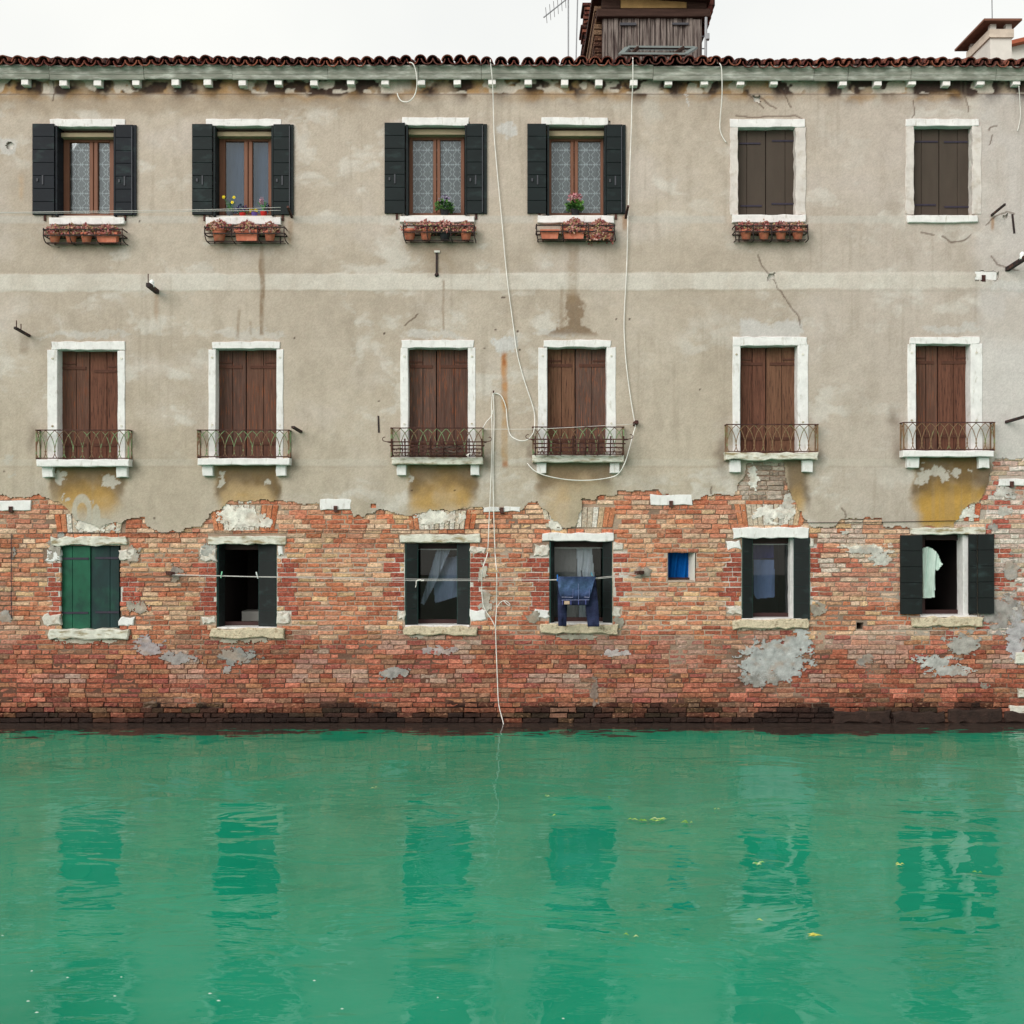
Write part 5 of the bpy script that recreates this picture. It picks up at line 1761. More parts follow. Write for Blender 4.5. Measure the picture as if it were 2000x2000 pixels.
def pot_profile(r, h):
    return [(r * .68, 0), (r * .93, h * .76), (r * .95, h * .78), (r * 1.04, h * .79), (r * 1.05, h), (r * .95, h), (r * .9, h * .9)]


SUCC = [(196, 138, 126), (170, 96, 92), (200, 160, 128), (180, 112, 106), (150, 74, 76), (178, 160, 112), (206, 160, 150)]


def succulent(root, org, cx, cy, z, rx, ry, h, n, seed, droop=0.0):
    r = random.Random(seed)
    m = MB()
    octa = [(1, 0, 0), (-1, 0, 0), (0, 1, 0), (0, -1, 0), (0, 0, 1), (0, 0, -1)]
    of = [(0, 2, 4), (2, 1, 4), (1, 3, 4), (3, 0, 4), (2, 0, 5), (1, 2, 5), (3, 1, 5), (0, 3, 5)]
    for k in range(n):
        t = r.random() ** .5
        a = r.random() * 2 * math.pi
        px, py = cx + rx * t * math.cos(a), cy + ry * t * math.sin(a)
        pz = z + h * r.random() * (1.15 - .6 * t) - droop * t * t * r.random()
        s = r.uniform(.012, .024)
        q = Vector((r.gauss(0, 1), r.gauss(0, 1), r.gauss(0, 1) + .6)).normalized()
        u = q.orthogonal().normalized()
        w = q.cross(u)
        c = srgb(*r.choice(SUCC)) * r.uniform(.5, .92)
        m.add([Vector((px, py, pz)) + (u * o[0] * .85 + w * o[1] * .7 + q * o[2] * 1.15) * s for o in octa], of, c)
    m.build('succulent', M['leaf'], root, org)


def round_pot(px, yc, zb, r, h, label, group, mat='terracotta', seed=0, n=120, droop=0.0, spread=1.15):
    x = W(px, 0, yc).x
    org = (x, yc, zb)
    m = MB().lathe(org, pot_profile(r, h), 18)
    o = m.build('flower_pot', M[mat], None, org, True)
    tag(o, label, 'flower pot', group)
    succulent(o, org, x, yc, zb + h * .92, r * spread * 1.6, r * 1.2, .15, int(n * 3.0), seed, droop + .04)
    return o


def box_pot(px0, px1, yc, zb, h, label, group, seed=0, n=260, droop=0.0, plant=True, hplant=.10):
    a, b = W(px0, 0, yc - .07).x, W(px1, 0, yc - .07).x
    org = ((a + b) / 2, yc, zb)
    m = MB()
    t = .02
    vs = []
    for (k, z) in ((t, 0), (0, h)):
        vs += [(a + k, yc - .075 + k, zb + z), (b - k, yc - .075 + k, zb + z), (b - k, yc + .075 - k, zb + z), (a + k, yc + .075 - k, zb + z)]
    fs = [(3, 2, 1, 0), (4, 5, 6, 7)] + [(i, (i + 1) % 4, (i + 1) % 4 + 4, i + 4) for i in range(4)]
    m.add(vs, fs)
    m.box(a - .008, b + .008, yc - .083, yc + .083, zb + h * .82, zb + h + .004)
    o = m.build('planter_box', M['terracotta'], None, org)
    tag(o, label, 'planter', group)
    if plant:
        succulent(o, org, (a + b) / 2, yc, zb + h * .95, (b - a) / 2 * 1.22, .11, hplant + .05, int(n * 2.6), seed, droop + .04)
    return o


G1 = 'terracotta pots in the iron racks'
yf, yb, zb = flower_rack(84, 240, 448, 473, 'black iron rack of pots under the window beside the round pipe hole')
for k, (p, w_) in enumerate(((107, 'at the free end of its rack'), (139, 'in the middle of three'), (169, 'next to the planter box'))):
    round_pot(p, -.15, zb + .008, .085, .145, 'round terracotta pot %s under the pipe hole window' % w_, G1, seed=k)
box_pot(186, 228, -.15, zb + .008, .14, 'terracotta planter box of succulents under the window beside the pipe hole', None, 5, 200)
yf, yb, zb = flower_rack(399, 556, 444, 470, 'black iron rack of pots under the window with spring bulbs')
round_pot(428, -.15, zb + .008, .105, .19, 'tall round terracotta pot of succulents under the spring bulb window', None, seed=11, n=150)
box_pot(459, 503, -.15, zb + .008, .16, 'terracotta planter box of succulents under the spring bulb window', None, 12, 260)
round_pot(527, -.15, zb + .008, .085, .15, 'small tan terracotta pot of succulents under the spring bulb window', None, seed=13)
yf, yb, zb = flower_rack(787, 927, 441, 468, 'black iron rack of pots under the purple flower window')
for k, (p, w_) in enumerate(((800, 'nearly bare terracotta pot at the rack end under the purple flower window'), (832, 'terracotta pot between the nearly bare pot and the black plastic pot'), (910, 'terracotta pot beyond the black plastic pot at the rack end'))):
    round_pot(p, -.15, zb + .008, .09 if k < 2 else .085, .165 if k < 2 else .15, w_, G1, seed=20 + k, n=14 if k == 0 else 120)
round_pot(869, -.15, zb + .008, .09, .16, 'black plastic pot overflowing with pink succulents in an iron rack', None, 'pot_black', 25, 260, .03, 1.6)
yf, yb, zb = flower_rack(1047, 1201, 440, 466, 'black iron rack overflowing with red succulents under the pink flower window')
box_pot(1056, 1092, -.15, zb + .008, .13, 'bare terracotta planter box with no plants in an iron rack', None, plant=False)
box_pot(1100, 1142, -.15, zb + .008, .15, 'terracotta planter box of red succulents under the pink flower window', None, 32, 420, .05, True, .13)
box_pot(1150, 1194, -.15, zb + .008, .13, 'planter box hidden by drooping red succulents under the pink flower window', None, 33, 620, .17, True, .13)
yf, yb, zb = flower_rack(1435, 1578, 441, 467, 'black iron rack of pots under closed brown shutters', 5)
L5 = 'round terracotta pot of pinkish succulents under closed brown shutters'
for k, p in enumerate((1457, 1492, 1525, 1558)):
    round_pot(p, -.15, zb + .008, .085, .15, L5, G1, seed=40 + k, n=90)


def leafy(root, org, cx, cy, z, rx, h, n, seed, cols, size=.022, up=.3, name='foliage'):
    r = random.Random(seed)
    m = MB()
    for k in range(n):
        a = r.random() * 2 * math.pi
        t = r.random() ** .6
        ht = r.random()
        c = Vector((cx + rx * t * math.cos(a), cy + rx * .8 * t * math.sin(a), z + h * ht * (1.1 - .5 * t)))
        d = Vector((math.cos(a) * .8 + r.gauss(0, .4), math.sin(a) * .8 + r.gauss(0, .4), up + r.gauss(0, .4))).normalized()
        s = d.cross(Vector((r.gauss(0, .3), r.gauss(0, .3), 1))).normalized()
        nn = d.cross(s).normalized() * .25
        L = size * r.uniform(.7, 1.4)
        col = srgb(*r.choice(cols)) * r.uniform(.7, 1.15)
        m.add([c, c + d * L * .5 + s * L * .45 + nn * L, c + d * L * 1.1, c + d * L * .5 - s * L * .45 + nn * L, c + d * L * .55 - nn * L * .3], [(0, 1, 4), (1, 2, 4), (2, 3, 4), (3, 0, 4)], col)
    m.build(name, M['leaf'], root, org)


GREEN = [(62, 104, 52), (84, 128, 60), (46, 84, 44), (104, 144, 74)]


def sill_pot(px, pyb, y, r, h, mat, label):
    p = W(px, pyb, y)
    org = (p.x, y, p.z)
    o = MB().lathe(org, [(r * .75, 0), (r, h * .95), (r * 1.05, h), (r * .9, h), (r * .85, h * .9)], 16).build('flower_pot', M[mat], None, org, True)
    tag(o, label, 'flower pot', None)
    return o, org


ys = .05
o, org = sill_pot(449, 423, ys, .055, .07, 'pot_grey', 'grey pot of yellow daffodils on the spring bulb window sill')
m = MB()
for dx, hh in ((-.09, .22), (-.03, .18), (.05, .23), (.0, .15), (.08, .15), (-.06, .14)):
    b0 = Vector(org) + Vector((0, 0, .06))
    m.tube(spline([b0, b0 + Vector((dx * .4, 0, hh * .6)), b0 + Vector((dx, -.01, hh))], 3), .005, 5, srgb(70, 110, 66))
m.build('stems', M['leaf'], o, org)
m = MB()
for dx, hh in ((-.09, .23), (.04, .15), (.065, .225)):
    c = Vector(org) + Vector((dx, -.015, .06 + hh))
    for k in range(6):
        a = k * math.pi / 3
        d = Vector((math.cos(a), -.2, math.sin(a)))
        s = Vector((-math.sin(a), 0, math.cos(a))) * .010
        m.add([c, c + d * .013 + s, c + d * .028, c + d * .013 - s], [(0, 1, 2, 3)], srgb(238, 220, 50))
    m.tube([c, c + Vector((0, -.02, 0))], .008, 6, srgb(236, 190, 30))
m.build('blossoms', M['leaf'], o, org)
leafy(o, org, org[0], org[1], org[2] + .06, .06, .08, 50, 60, GREEN)
o, org = sill_pot(473.5, 423, ys, .05, .055, 'pot_red', 'red pot of dark purple pansies beside the wooden mullion')
leafy(o, org, org[0], org[1], org[2] + .05, .07, .06, 60, 61, GREEN)
leafy(o, org, org[0], org[1] - .02, org[2] + .09, .085, .06, 46, 62, [(52, 38, 84), (40, 30, 66), (70, 50, 108)], .034, .1, 'blossoms')
o, org = sill_pot(497, 423, ys, .05, .07, 'pot_purple', 'purple pot with yellow primroses on the spring bulb sill')
leafy(o, org, org[0] - .01, org[1] - .02, org[2] + .06, .045, .05, 36, 63, [(240, 222, 60), (232, 206, 40)], .03, .1, 'blossoms')
leafy(o, org, org[0], org[1], org[2] + .055, .05, .03, 24, 64, GREEN)
o, org = sill_pot(515, 423, ys, .052, .07, 'pot_red', 'red pot holding a pink hyacinth and dark blooms')
m = MB()
for dx, hh in ((-.09, .16), (-.05, .18), (.02, .18), (.05, .16), (-.03, .14)):
    b0 = Vector(org) + Vector((0, 0, .06))
    m.tube(spline([b0, b0 + Vector((dx * .4, 0, hh * .6)), b0 + Vector((dx, -.01, hh))], 3), .008, 5, srgb(74, 122, 66), [.008] * 3 + [.007] * 3 + [.003])
m.build('leaves', M['leaf'], o, org)
leafy(o, org, org[0] - .03, org[1], org[2] + .18, .022, .12, 90, 66, [(226, 176, 196), (236, 200, 212), (210, 150, 178)], .018, .1, 'blossoms')
leafy(o, org, org[0] + .05, org[1], org[2] + .09, .035, .10, 50, 67, [(44, 30, 54), (34, 26, 40)], .024, .1, 'dark_blooms')

o, org = sill_pot(868, 421, ys, .066, .10, 'pot_black', 'black pot with leafy purple-flowered plant on the lace window sill')
leafy(o, org, org[0], org[1], org[2] + .08, .125, .15, 170, 70, GREEN, .045)
leafy(o, org, org[0], org[1] - .02, org[2] + .22, .075, .08, 70, 71, [(178, 160, 198), (120, 88, 150), (208, 198, 216)], .028, .2, 'blossoms')
o, org = sill_pot(1123.5, 421, ys, .066, .10, 'pot_black', 'black pot with pink geranium on the lace window sill')
leafy(o, org, org[0], org[1], org[2] + .08, .11, .13, 130, 72, GREEN + [(120, 164, 80)], .055)
leafy(o, org, org[0], org[1] - .02, org[2] + .22, .095, .11, 130, 73, [(232, 170, 176), (222, 140, 156), (240, 206, 204), (206, 104, 128)], .028, .2, 'blossoms')


# flower baskets hooked on two of the balconies
def rail_basket(px0, px1, pyt, pyb, label):
    yf = -BD - .19
    yb = -BD - .015
    A, B = W(px0, pyb, yf), W(px1, pyt, yf)
    org = ((A.x + B.x) / 2, -BD - .08, A.z)
    root = empty('railing_basket', org, label, 'flower basket', 'empty iron baskets on the balcony railings')
    H = B.z - A.z
    for k, (f, sh) in enumerate(((1, 0), (.72, .02), (.45, .035), (.16, .055))):
        m = MB()
        z = A.z + H * f
        x0, x1 = A.x + sh * 1.6, B.x - sh * 1.6
        yy = yf + sh
        m.bar((x0, yy, z), (x1, yy, z), .008, .018)
        m.bar((x0, yy, z), (x0 + .03, yb, z), .008, .018)
        m.bar((x1, yy, z), (x1 - .03, yb, z), .008, .018)
        m.build('hoop', M['iron_rust'], root, org)
    n = 8
    for k in range(n):
        t = (k + .35) / (n - .3)
        x = A.x + (B.x - A.x) * t
        m = MB()
        m.tube(spline([(x, yf - .008, B.z + .03), (x, yf - .006, B.z), (x, yf + .03, A.z + H * .4), (x, yf + .06, A.z), (x, yb, A.z)], 3), .010, 6)
        c = Vector((x, yf - .012, B.z + .035))
        m.box(c.x - .012, c.x + .012, c.y - .006, c.y + .01, c.z - .02, c.z + .012)
        m.build('upright', M['iron_rust'], root, org)
    for sg, x in ((-1, A.x), (1, B.x)):
        m = MB()
        pts = [(x, yf, B.z)] + [(x + sg * (.045 + .03 * math.sin(t)), yf, B.z + .04 - .03 * math.cos(t)) for t in np.linspace(0, 3.6, 7)]
        m.tube(spline(pts, 3), .006, 5)
        m.build('scroll', M['iron_rust'], root, org)
    m = MB()
    for y_ in (yf + .06, yf + .12):
        m.bar((A.x + .1, y_, A.z), (B.x - .1, y_, A.z), .02, .006)
    for k in range(6):
        x = A.x + (B.x - A.x) * (k + .8) / 6.6
        m.tube([(x + .05 * math.cos(a), yf + .01, A.z + H * .28 + .05 * math.sin(a)) for a in np.linspace(0, math.pi, 6)], .005, 5)
    m.tube([(A.x + .2, yb, A.z), (A.x + .2, yb + .01, B.z)], .007, 5)
    m.tube([(B.x - .2, yb, A.z), (B.x - .2, yb + .01, B.z)], .007, 5)
    m.build('base_grille', M['iron_rust'], root, org)
    return root, yf, A, B


rb1, yf, A, B = rail_basket(757, 950, 863, 888, 'rusty iron basket holding coiled wire on a balcony railing')
m = MB()
r = random.Random(5)
ctr = Vector(((W(870, 880, -.28)).x, -.29, A.z + .06))
for k in range(9):
    rr, cc = r.uniform(.05, .10), ctr + Vector((r.uniform(-.16, .20), r.uniform(-.03, .03), r.uniform(.0, .03)))
    m.tube([cc + Vector((rr * 1.5 * math.cos(a), r.uniform(-.02, .02), rr * .55 * math.sin(a) + .0)) for a in np.linspace(0, 6.2, 16)], .006, 5)
wire = m.build('wire_coil', material('wire', tuple(srgb(120, 106, 98)), .8, .4, 20, bump=0), None, tuple(ctr))
tag(wire, 'tangle of brown wire lying in the balcony basket', 'wire')
m = MB()
c = W(916, 886, -.36)
for k in range(5):
    d = Vector((r.gauss(0, 1), r.gauss(0, .3), r.gauss(-.3, .6))).normalized()
    m.bar(c, c + d * .05, .014, .008)
tag(m.build('rag', M['rope'], None, tuple(c)), 'white rag tied to the balcony basket with coiled wire', 'rag')
rail_basket(1037, 1226, 858, 887, 'empty rusty iron basket on the balcony beside the looped cord')


# ------------------------------------------------------------------ ropes, lines, laundry
def rope(name, pts, r, label, cat='rope', mat='rope', sub=6, n=7):
    P = [W(p[0], p[1], p[2]) for p in pts]
    S = spline(P, sub)
    o = MB().tube(S, r, n).build(name, M[mat], None, tuple(P[-1]), True)
    return tag(o, label, cat)


rope('rope', [(958, 116, -.22), (958, 121, -.32), (961, 150, -.27), (963, 185, -.16), (965, 260, -.08), (972, 345, -.08), (980, 430, -.08), (990, 540, -.08), (1003, 640, -.07), (1010, 690, -.07), (1023, 740, -.07), (1038, 785, -.07), (1044, 810, -.08), (1043, 840, -.22),
              (1035, 855, -.22), (1022, 861, -.2), (1008, 858, -.15), (996, 848, -.08), (991, 825, -.07), (988, 795, -.07), (980, 775, -.07), (972, 769, -.07), (964, 768, -.07)], .0078,
     'long white cord hanging from the eaves and looping up to a nail')
rope('rope', [(1236, 112, -.22), (1236, 118, -.33), (1236, 160, -.27), (1234, 200, -.16), (1233, 250, -.12), (1228, 380, -.12), (1226, 440, -.1), (1224, 520, -.08), (1219, 620, -.07), (1220, 670, -.07), (1224, 720, -.07), (1232, 780, -.08), (1239, 822, -.10), (1241, 832, -.1), (1236, 850, -.12), (1228, 880, -.2),
              (1220, 905, -.24), (1208, 925, -.2), (1190, 933, -.16), (1150, 938, -.12), (1110, 937, -.12), (1070, 930, -.16), (1045, 920, -.12), (1030, 905, -.06)], .0078,
     'white cord running down to a wall hook and swagging under a balcony')
rope('rope', [(796, 122, -.27), (806, 124, -.32), (812, 138, -.29), (814.5, 160, -.26), (812, 180, -.2), (805, 193, -.2), (795, 199, -.15), (784, 197, -.12), (778, 189, -.1), (776, 182, -.1)], .0088,
     'short white cord curling into a hook below the eaves')
rope('rope', [(1401, 122, -.27), (1408, 128, -.31), (1410, 150, -.28), (1410, 190, -.2), (1407, 225, -.12), (1406, 250, -.08), (1410, 265, -.07), (1418, 278, -.07)], .008,
     'short white cord ending loose beside closed brown shutters')
rope('rope', [(964, 769, -.07), (964, 785, -.08), (965, 820, -.08), (963, 900, -.08), (964, 990, -.08), (967, 1080, -.07), (970, 1120, -.28), (970, 1180, -.07), (968, 1225, -.06), (970, 1290, -.06), (972, 1340, -.06), (974, 1375, -.09), (982, 1408, -.14), (984, 1418, -.16)], .0076,
     'white cord dropping from a nail straight into the canal')
rope('rope', [(963, 768, -.08), (960, 790, -.09), (961, 850, -.09), (959, 930, -.09), (955, 1020, -.08), (952, 1080, -.08), (943, 1110, -.26), (941, 1150, -.07), (945, 1185, -.07), (960, 1210, -.07), (968, 1226, -.07)], .007,
     'thin slack white cord looping away from the straight drop cord')
rope('rope', [(970, 1187, -.075), (977, 1177, -.08), (986, 1173, -.08), (996, 1180, -.08), (993, 1182, -.08), (984, 1174, -.08)], .006, 'small loose loop of cord knotted on the drop cord')
rope('rope', [(943, 836, -.21), (950, 824, -.1), (960, 812, -.09), (963, 800, -.09)], .006, 'thin cord tied from a balcony corner up to the drop cord')
rope('rope', [(945, 838, -.21), (1040, 838, -.21), (1130, 834, -.21), (1241, 828, -.12)], .0035, 'hair-thin line strung between two balconies and a wall hook', sub=3)

rope('wall_cable', [(112, 1040, -.045), (240, 1041, -.05), (420, 1039, -.05), (640, 1037, -.05), (800, 1036, -.05), (962, 1032, -.045)], .0045, 'thin grey cable stapled along the bricks above three ground-floor windows', 'cable', 'iron', 4)
rope('wall_cable', [(1566, 1021, -.05), (1700, 1020, -.05), (1866, 1017, -.05)], .0045, 'thin grey cable crossing the torn plaster edge above the mint dress', 'cable', 'iron', 4)
rope('wall_cable', [(22, 1042, -.04), (22, 1120, -.045), (22, 1208, -.04)], .006, 'thin upright conduit on the bricks beside the closed green shutters', 'cable', 'strap', 4)
rope('rope', [(1990, 168, -.2), (1992, 200, -.1), (1993, 225, -.08), (1990, 245, -.07), (1987, 256, -.07)], .006, 'thin pale cord dangling on the lavender corner plaster')

# upper clothesline: loop of two strands
rope('clothesline', [(-60, 416, -.36), (0, 415, -.36), (140, 413, -.36), (300, 411, -.36), (420, 409, -.36), (548, 405, -.36)], .0038, 'upper strand of the clothesline across the two shuttered windows', 'clothesline', 'line', 4)
rope('clothesline', [(-60, 416.5, -.34), (0, 416, -.34), (140, 416, -.34), (300, 414, -.34), (420, 412, -.34), (548, 411, -.34)], .0038, 'lower strand of the clothesline across the two shuttered windows', 'clothesline', 'line', 4)
rope('clothesline', [(336, 1122, -.26), (423, 1124, -.30), (500, 1126, -.30), (640, 1127, -.30), (800, 1131, -.30), (1000, 1131, -.30), (1080, 1132, -.30), (1170, 1128, -.30), (1246, 1118, -.26)], .0036,
     'back strand of the clothesline carrying jeans and pegs', 'clothesline', 'line', 4)
rope('clothesline', [(336, 1123, -.28), (423, 1125, -.33), (500, 1127, -.33), (640, 1130, -.33), (800, 1134, -.33), (1000, 1133.5, -.33), (1080, 1133, -.33), (1170, 1130, -.33), (1246, 1121, -.28)], .0034,
     'front strand of the clothesline carrying jeans and pegs', 'clothesline', 'line', 4)
m = MB()
c = W(826, 1134, -.335)
for k in range(5):
    a = c + Vector((k * .022 - .09, r.uniform(-.01, .0), r.uniform(-.006, .006)))
    m.tube([a, a + Vector((.02, .0, .012))], .011, 6)
p = W(813, 1134, -.335)
m.tube(spline([p, p + Vector((.0, 0, -.05)), p + Vector((-.012, 0, -.1))], 3), .007, 6)
tag(m.build('rope_knot', M['rope'], None, tuple(c), True), 'white knots joining the clothesline before the diagonal cloth window', 'knot')


def peg(px, py, y, col, label, tilt=0.0):
    c = W(px, py, y)
    m = MB()
    L = .095
    for s in (-1, 1):
        m.bar((c.x + tilt * L * .5, y + s * .008, c.z + L * .55), (c.x - tilt * L * .5, y + s * .003, c.z - L * .45), .014, .008, srgb(*col))
    m.bar((c.x - .008, y - .012, c.z), (c.x + .008, y - .012, c.z), .006, .006, srgb(120, 120, 124))
    o = m.build('clothes_peg', M['plastic'], None, tuple(c))
    tag(o, label, 'clothes peg', 'pegs on the clothesline')


peg(432.5, 1123, -.315, (138, 206, 168), 'mint green peg on the line before the half-closed shutter', .2)
peg(502, 1124, -.315, (226, 232, 230), 'white peg on the line before the half-closed shutter', -.25)
peg(1088.5, 1129, -.35, (40, 120, 214), 'blue peg clipping the jeans beside the green shutter edge', 0)
peg(1157, 1125, -.36, (60, 176, 214), 'turquoise peg clipping the jeans near the crotch fold', -.4)
peg(1136, 1121, -.32, (40, 40, 48), 'black peg clipping the jeans at the middle of the fold', -.15)

# jeans folded over the line: seat and waistband in front, legs hanging behind
yj = -.335
jr = empty('jeans', tuple(W(1128, 1224, yj)), 'blue denim jeans folded over the clothesline, waistband down', 'jeans')
jorg = tuple(W(1128, 1224, yj))


def lerp_rows(rows, ny, nx, yoff, bulge, seed, colf):
    """closed soft shell lofted through rows of (py, px0, px1)"""
    r = np.random.RandomState(seed)
    vs, fs, cs = [], [], []
    R = np.array(rows, float)
    t = np.linspace(0, 1, ny)
    tr = np.linspace(0, 1, len(rows))
    PYs, X0, X1 = np.interp(t, tr, R[:, 0]), np.interp(t, tr, R[:, 1]), np.interp(t, tr, R[:, 2])
    for j in range(ny):
        for k in range(nx * 2):
            a = 2 * math.pi * k / (nx * 2)
            cx, hw = (X0[j] + X1[j]) / 2, (X1[j] - X0[j]) / 2
            px = cx + hw * math.cos(a)
            w = float(fbm(np.array([px / 9.]), np.array([PYs[j] / 11.]), seed, 3)[0]) - .5
            y = yoff - bulge * math.sin(a) * (1 if abs(math.sin(a)) > 0 else 0) + w * .06 * (1 if math.sin(a) > 0 else -.3)
            p = W(px, PYs[j], y)
            vs.append(p)
            cs.append(tuple(colf(px, PYs[j], w)))
    n2 = nx * 2
    for j in range(ny - 1):
        for k in range(n2):
            fs.append((j * n2 + k, j * n2 + (k + 1) % n2, (j + 1) * n2 + (k + 1) % n2, (j + 1) * n2 + k))
    fs += [tuple(range(n2 - 1, -1, -1)), tuple((ny - 1) * n2 + k for k in range(n2))]
    m = MB().add(vs, fs)
    m.c = cs
    return m


den = lambda px, py, w: np.clip(srgb(50, 60, 90) * (1.0 + 2.6 * w) + (srgb(88, 114, 150) - srgb(50, 60, 90)) * max(0, .55 - abs(py - 1145) / 40), 0, 1)
denL = lambda px, py, w: np.clip(srgb(41, 45, 68) * (1.0 + 2.4 * w), 0, 1)
m1 = lerp_rows([(1126, 1089, 1165), (1131, 1089, 1162), (1145, 1090, 1158), (1158, 1092, 1155), (1170, 1095, 1152), (1173, 1096, 1152)], 18, 14, yj - .035, .03, 2, den)
m1.build('seat', M['denim'], jr, jorg, True)
lerp_rows([(1172, 1095, 1152), (1177, 1097, 1151), (1182, 1098, 1150)], 5, 14, yj - .04, .034, 3, denL).build('waistband', M['denim'], jr, jorg, True)
lerp_rows([(1126, 1089, 1122), (1150, 1089, 1116), (1175, 1089, 1108), (1200, 1089.5, 1107), (1223, 1090.5, 1106.5)], 16, 8, yj + .045, .035, 4, denL).build('trouser_leg', M['denim'], jr, jorg, True)
lerp_rows([(1126, 1130, 1163), (1150, 1136, 1166), (1175, 1142, 1168), (1200, 1145, 1170), (1224, 1148, 1170.5)], 16, 8, yj + .045, .035, 5, denL).build('trouser_leg', M['denim'], jr, jorg, True)
m = MB()
for (x0, x1) in ((1097, 1119), (1141, 1151)):
    a_, b_ = W(x0, 1166, yj - .08), W(x1, 1166.8, yj - .08)
    m.bar(a_, b_, .006, .006, srgb(150, 150, 176))
    m.bar(W(x1, 1150, yj - .078), b_, .005, .005, srgb(110, 116, 160))
m.bar(W(1130, 1140, yj - .076), W(1130, 1171, yj - .08), .005, .005, srgb(120, 130, 168))
m.bar(W(1097, 1172, yj - .083), W(1151, 1171.5, yj - .083), .005, .006, srgb(140, 142, 176))
m.build('stitching', M['denim'], jr, jorg)
for x_ in (1099, 1115, 1130, 1144):
    MB().add(*[([W(x_ - .8, 1172, yj - .085), W(x_ + .8, 1172, yj - .085), W(x_ + .8, 1181, yj - .085), W(x_ - .8, 1181, yj - .085), W(x_ - .8, 1172, yj - .06), W(x_ + .8, 1172, yj - .06), W(x_ + .8, 1181, yj - .06), W(x_ - .8, 1181, yj - .06)]),
               [(0, 3, 2, 1), (0, 1, 5, 4), (1, 2, 6, 5), (2, 3, 7, 6), (3, 0, 4, 7)]], col=srgb(84, 88, 140)).build('belt_loop', M['denim'], jr, jorg)
m = MB().pbox(1102, 1174, 1112.5, 1180.5, yj - .088, yj - .06, .002, srgb(186, 160, 138))
m.build('leather_patch', M['denim'], jr, jorg)


# ------------------------------------------------------------------ iron fittings on the wall
def iron_arm(label, pw, pf, w=.03, h=.045, pins=(), insul=None, mat='iron'):
    a, b = W(*pw), W(*pf)
    m = MB().bar(a + Vector((0, .05, 0)), b, w, h)
    o = m.build('wall_bracket', M[mat], None, tuple(a))
    tag(o, label, 'bracket', 'iron brackets set in the wall')
    for t_, hh in pins:
        c = a.lerp(b, t_)
        MB().tube([c, c + Vector((0, 0, hh))], .008, 6).build('pin', M['iron_rust'], o)
        o.children[-1].location = -Vector(o.location)
    if insul:
        c = a.lerp(b, insul)
        q = MB().lathe(c + Vector((0, 0, .01)), [(.036, 0), (.04, .03), (.03, .045), (.038, .06), (.034, .085), (.022, .1), (.012, .112)], 14).build('insulator', M['ceramic'], o, None, True)
        q.location = -Vector(o.location)
    return o


iron_arm('iron bracket with white porcelain insulator on the pale plaster band', (309, 572, 0), (289, 556, -.42), .06, .06, ((.98, .16),), .62)
iron_arm('bare rusty iron bracket with two upright pins and no insulator', (60, 658, 0), (29, 640, -.5), .035, .035, ((.9, .12), (.62, .11)))
iron_arm('short rusty channel iron sticking out beside a balcony', (590, 845, 0), (572, 834, -.4), .05, .03)
iron_arm('heavy black iron arm with white insulator at the right end wall', (1962, 530, 0), (2008, 500, -.5), .06, .06, (), .75)
iron_arm('thin iron bar slanting up from the cracked corner plaster', (1933, 424, 0), (1963, 399, -.45), .025, .03)
iron_arm('iron arm jutting level from the wall near the last balcony', (1960, 826, 0), (2004, 813, -.5), .035, .04)
iron_arm('small hooked iron stub holding the swagged cord', (1236, 832, 0), (1244, 824, -.16), .05, .05, (), None, 'iron_rust')
iron_arm('rusty iron prop at the end of the upper clothesline', (571, 428, 0), (562, 404, -.38), .03, .03, (), None, 'iron_rust')
iron_arm('rusty bracket on the brickwork at the clothesline start', (324, 1119, 0), (338, 1121, -.28), .06, .05, (), None, 'iron_rust')
iron_arm('rusty bracket on the brickwork at the clothesline end beside the small opening', (1258, 1118, 0), (1243, 1119, -.28), .06, .05, (), None, 'iron_rust')
iron_arm('rusty iron prop at the corner of the lace window with pink flowers', (1220, 434, 0), (1227, 402, -.25), .03, .03, (), None, 'iron_rust')
for (lab, p, q, w_, h_) in (('dark iron bar with a ball foot hanging flat below a flower rack', (853, 492, -.05), (853, 534, -.05), .03, .03), ('flat iron strap fixed upright on the lavender corner plaster', (1977, 418, -.045), (1981, 456, -.045), .03, .012),
                            ('broken rusty strap of iron on bare plaster between two balconies', (739, 812, -.042), (740, 845, -.042), .025, .01)):
    a, b = W(*p), W(*q)
    o = MB().bar(a, b, w_, h_).build('iron_bar', M['iron'], None, tuple(b))
    tag(o, lab, 'iron bar')
    if p[0] == 853:
        MB().lathe(b - Vector((0, 0, .025)), [(.008, -.03), (.028, -.015), (.034, .005), (.028, .02), (.01, .035)], 10).build('ball_foot', M['iron'], o, None, True).location = -Vector(o.location)
        MB().pbox(848, 489, 859, 493, -.07, -.03).build('cap', M['render_wall'], o).location = -Vector(o.location)
m = MB()
c = W(964, 768, 0)
m.tube([c + Vector((0, .02, 0)), c + Vector((0, -.1, .01))], .009, 6)
m.tube([c + Vector((0, -.1, .01)), c + Vector((0, -.1, .03))], .012, 6)
tag(m.build('wall_nail', M['iron_rust'], None, tuple(c)), 'rusty nail holding the looped white cords', 'nail')
# old pipe hole
m = MB()
c = W(21, 286, 0)
m.lathe((0, 0, 0), [(.066, 0), (.068, .06), (.056, .06), (.055, .0)], 16)
m.v = [(c.x + p[0], -.038 + (.1 - p[2]), c.z + p[1]) for p in m.v]
pipe = m.build('pipe_collar', M['iron_rust'], house)
m = MB().lathe((0, 0, 0), [(.056, 0), (.056, .01)], 16)
m.v = [(c.x + p[0], .06 + p[2], c.z + p[1]) for p in m.v]
m.build('pipe_bore', M['pot_black'], house)


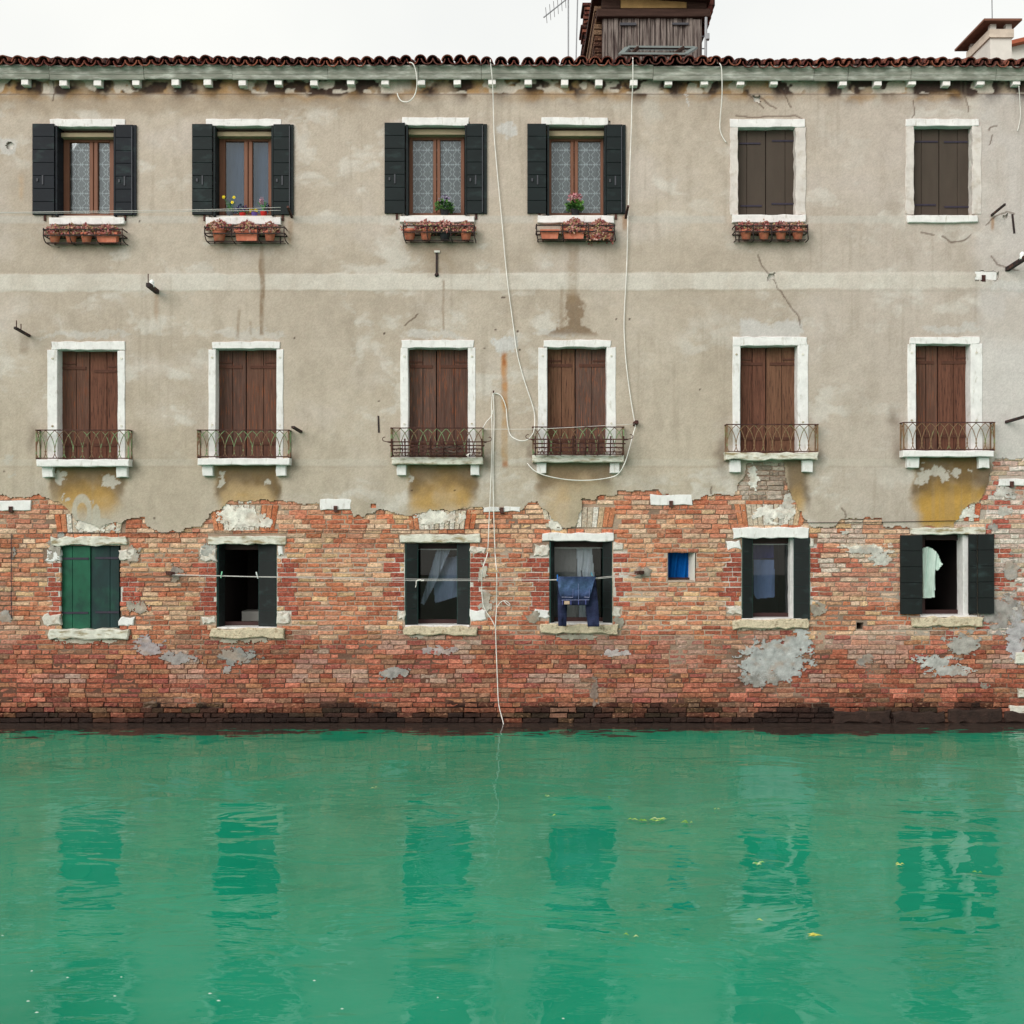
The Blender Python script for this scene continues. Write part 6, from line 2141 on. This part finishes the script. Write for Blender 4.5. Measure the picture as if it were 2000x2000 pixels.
# ------------------------------------------------------------------ drifting weed and flecks on the water
def on_water(px, py):
    d = CAMZ * F / (py - 1000)
    return Vector(((px - 1000) * d / F, d - D, 0))


def weed(px, py, n, size, cols, label, spread=.12):
    c = on_water(px, py)
    r = random.Random(int(px))
    m = MB()
    for k in range(n):
        a = r.uniform(-.5, .5) + (math.pi if r.random() < .5 else 0)
        p = c + Vector((r.gauss(0, spread), r.gauss(0, spread * .5), .006 + r.random() * .006))
        d = Vector((math.cos(a), math.sin(a), 0)) * size * .5 * r.uniform(.6, 1.3)
        s = Vector((-math.sin(a), math.cos(a), 0)) * size * r.uniform(.12, .25)
        u = Vector((0, 0, .012))
        col = srgb(*r.choice(cols)) * r.uniform(.8, 1.15)
        m.add([p - d, p + s + u, p + d, p - s + u, p + u * 1.6], [(0, 3, 4), (3, 2, 4), (2, 1, 4), (1, 0, 4)], col)
    tag(m.build('floating_weed', M['leaf'], None, (c.x, c.y, 0)), label, 'weed', 'weed drifting on the canal')


YG = [(128, 168, 66), (160, 184, 96), (104, 150, 58), (176, 190, 126)]
weed(1278, 1605, 14, .075, YG, 'largest clump of yellow-green weed drifting on the green water', .10)
weed(1336, 1608, 5, .05, YG, 'curled pair of yellow-green leaves beside the largest weed clump', .05)
weed(1483, 1690, 9, .045, [(170, 200, 150), (190, 214, 160), (130, 180, 90)], 'pale round tuft of weed floating on its own', .04)
weed(1587, 1829, 4, .075, [(206, 200, 90), (180, 190, 80)], 'yellow straw-like leaf floating by itself', .03)
weed(1760, 1692, 3, .055, [(216, 214, 130), (190, 200, 100)], 'small yellow leaf floating in the dark window reflection', .03)
LW = 'thin yellow-green blade of weed afloat on the canal'
for (x_, y_) in ((1403, 1582), (1196, 1562), (1090, 1594), (732, 1541), (1484, 1800), (1236, 1829), (1907, 1707), (1072, 1557)):
    weed(x_, y_, 2, .045, YG, LW, .03)
LF = 'tiny white fleck floating on the canal'
for (x_, y_) in ((55, 1956), (224, 1946), (427, 1955), (237, 1909), (132, 1910), (668, 1971), (614, 1916), (62, 1897), (5, 1828), (410, 1941), (1100, 1990), (72, 1978), (855, 1949)):
    c = on_water(x_, y_)
    m = MB()
    s_ = rnd.uniform(.004, .009)
    n = 7
    pts = [c + Vector((s_ * 1.6 * math.cos(k / n * 6.283) * rnd.uniform(.8, 1.2), s_ * math.sin(k / n * 6.283) * rnd.uniform(.8, 1.2), .002)) for k in range(n)] + [c + Vector((0, 0, .008))]
    m.add(pts, [(k, (k + 1) % n, n) for k in range(n)], srgb(186, 204, 190))
    tag(m.build('floating_fleck', M['leaf'], None, tuple(c)), LF, 'fleck', 'white flecks on the canal')
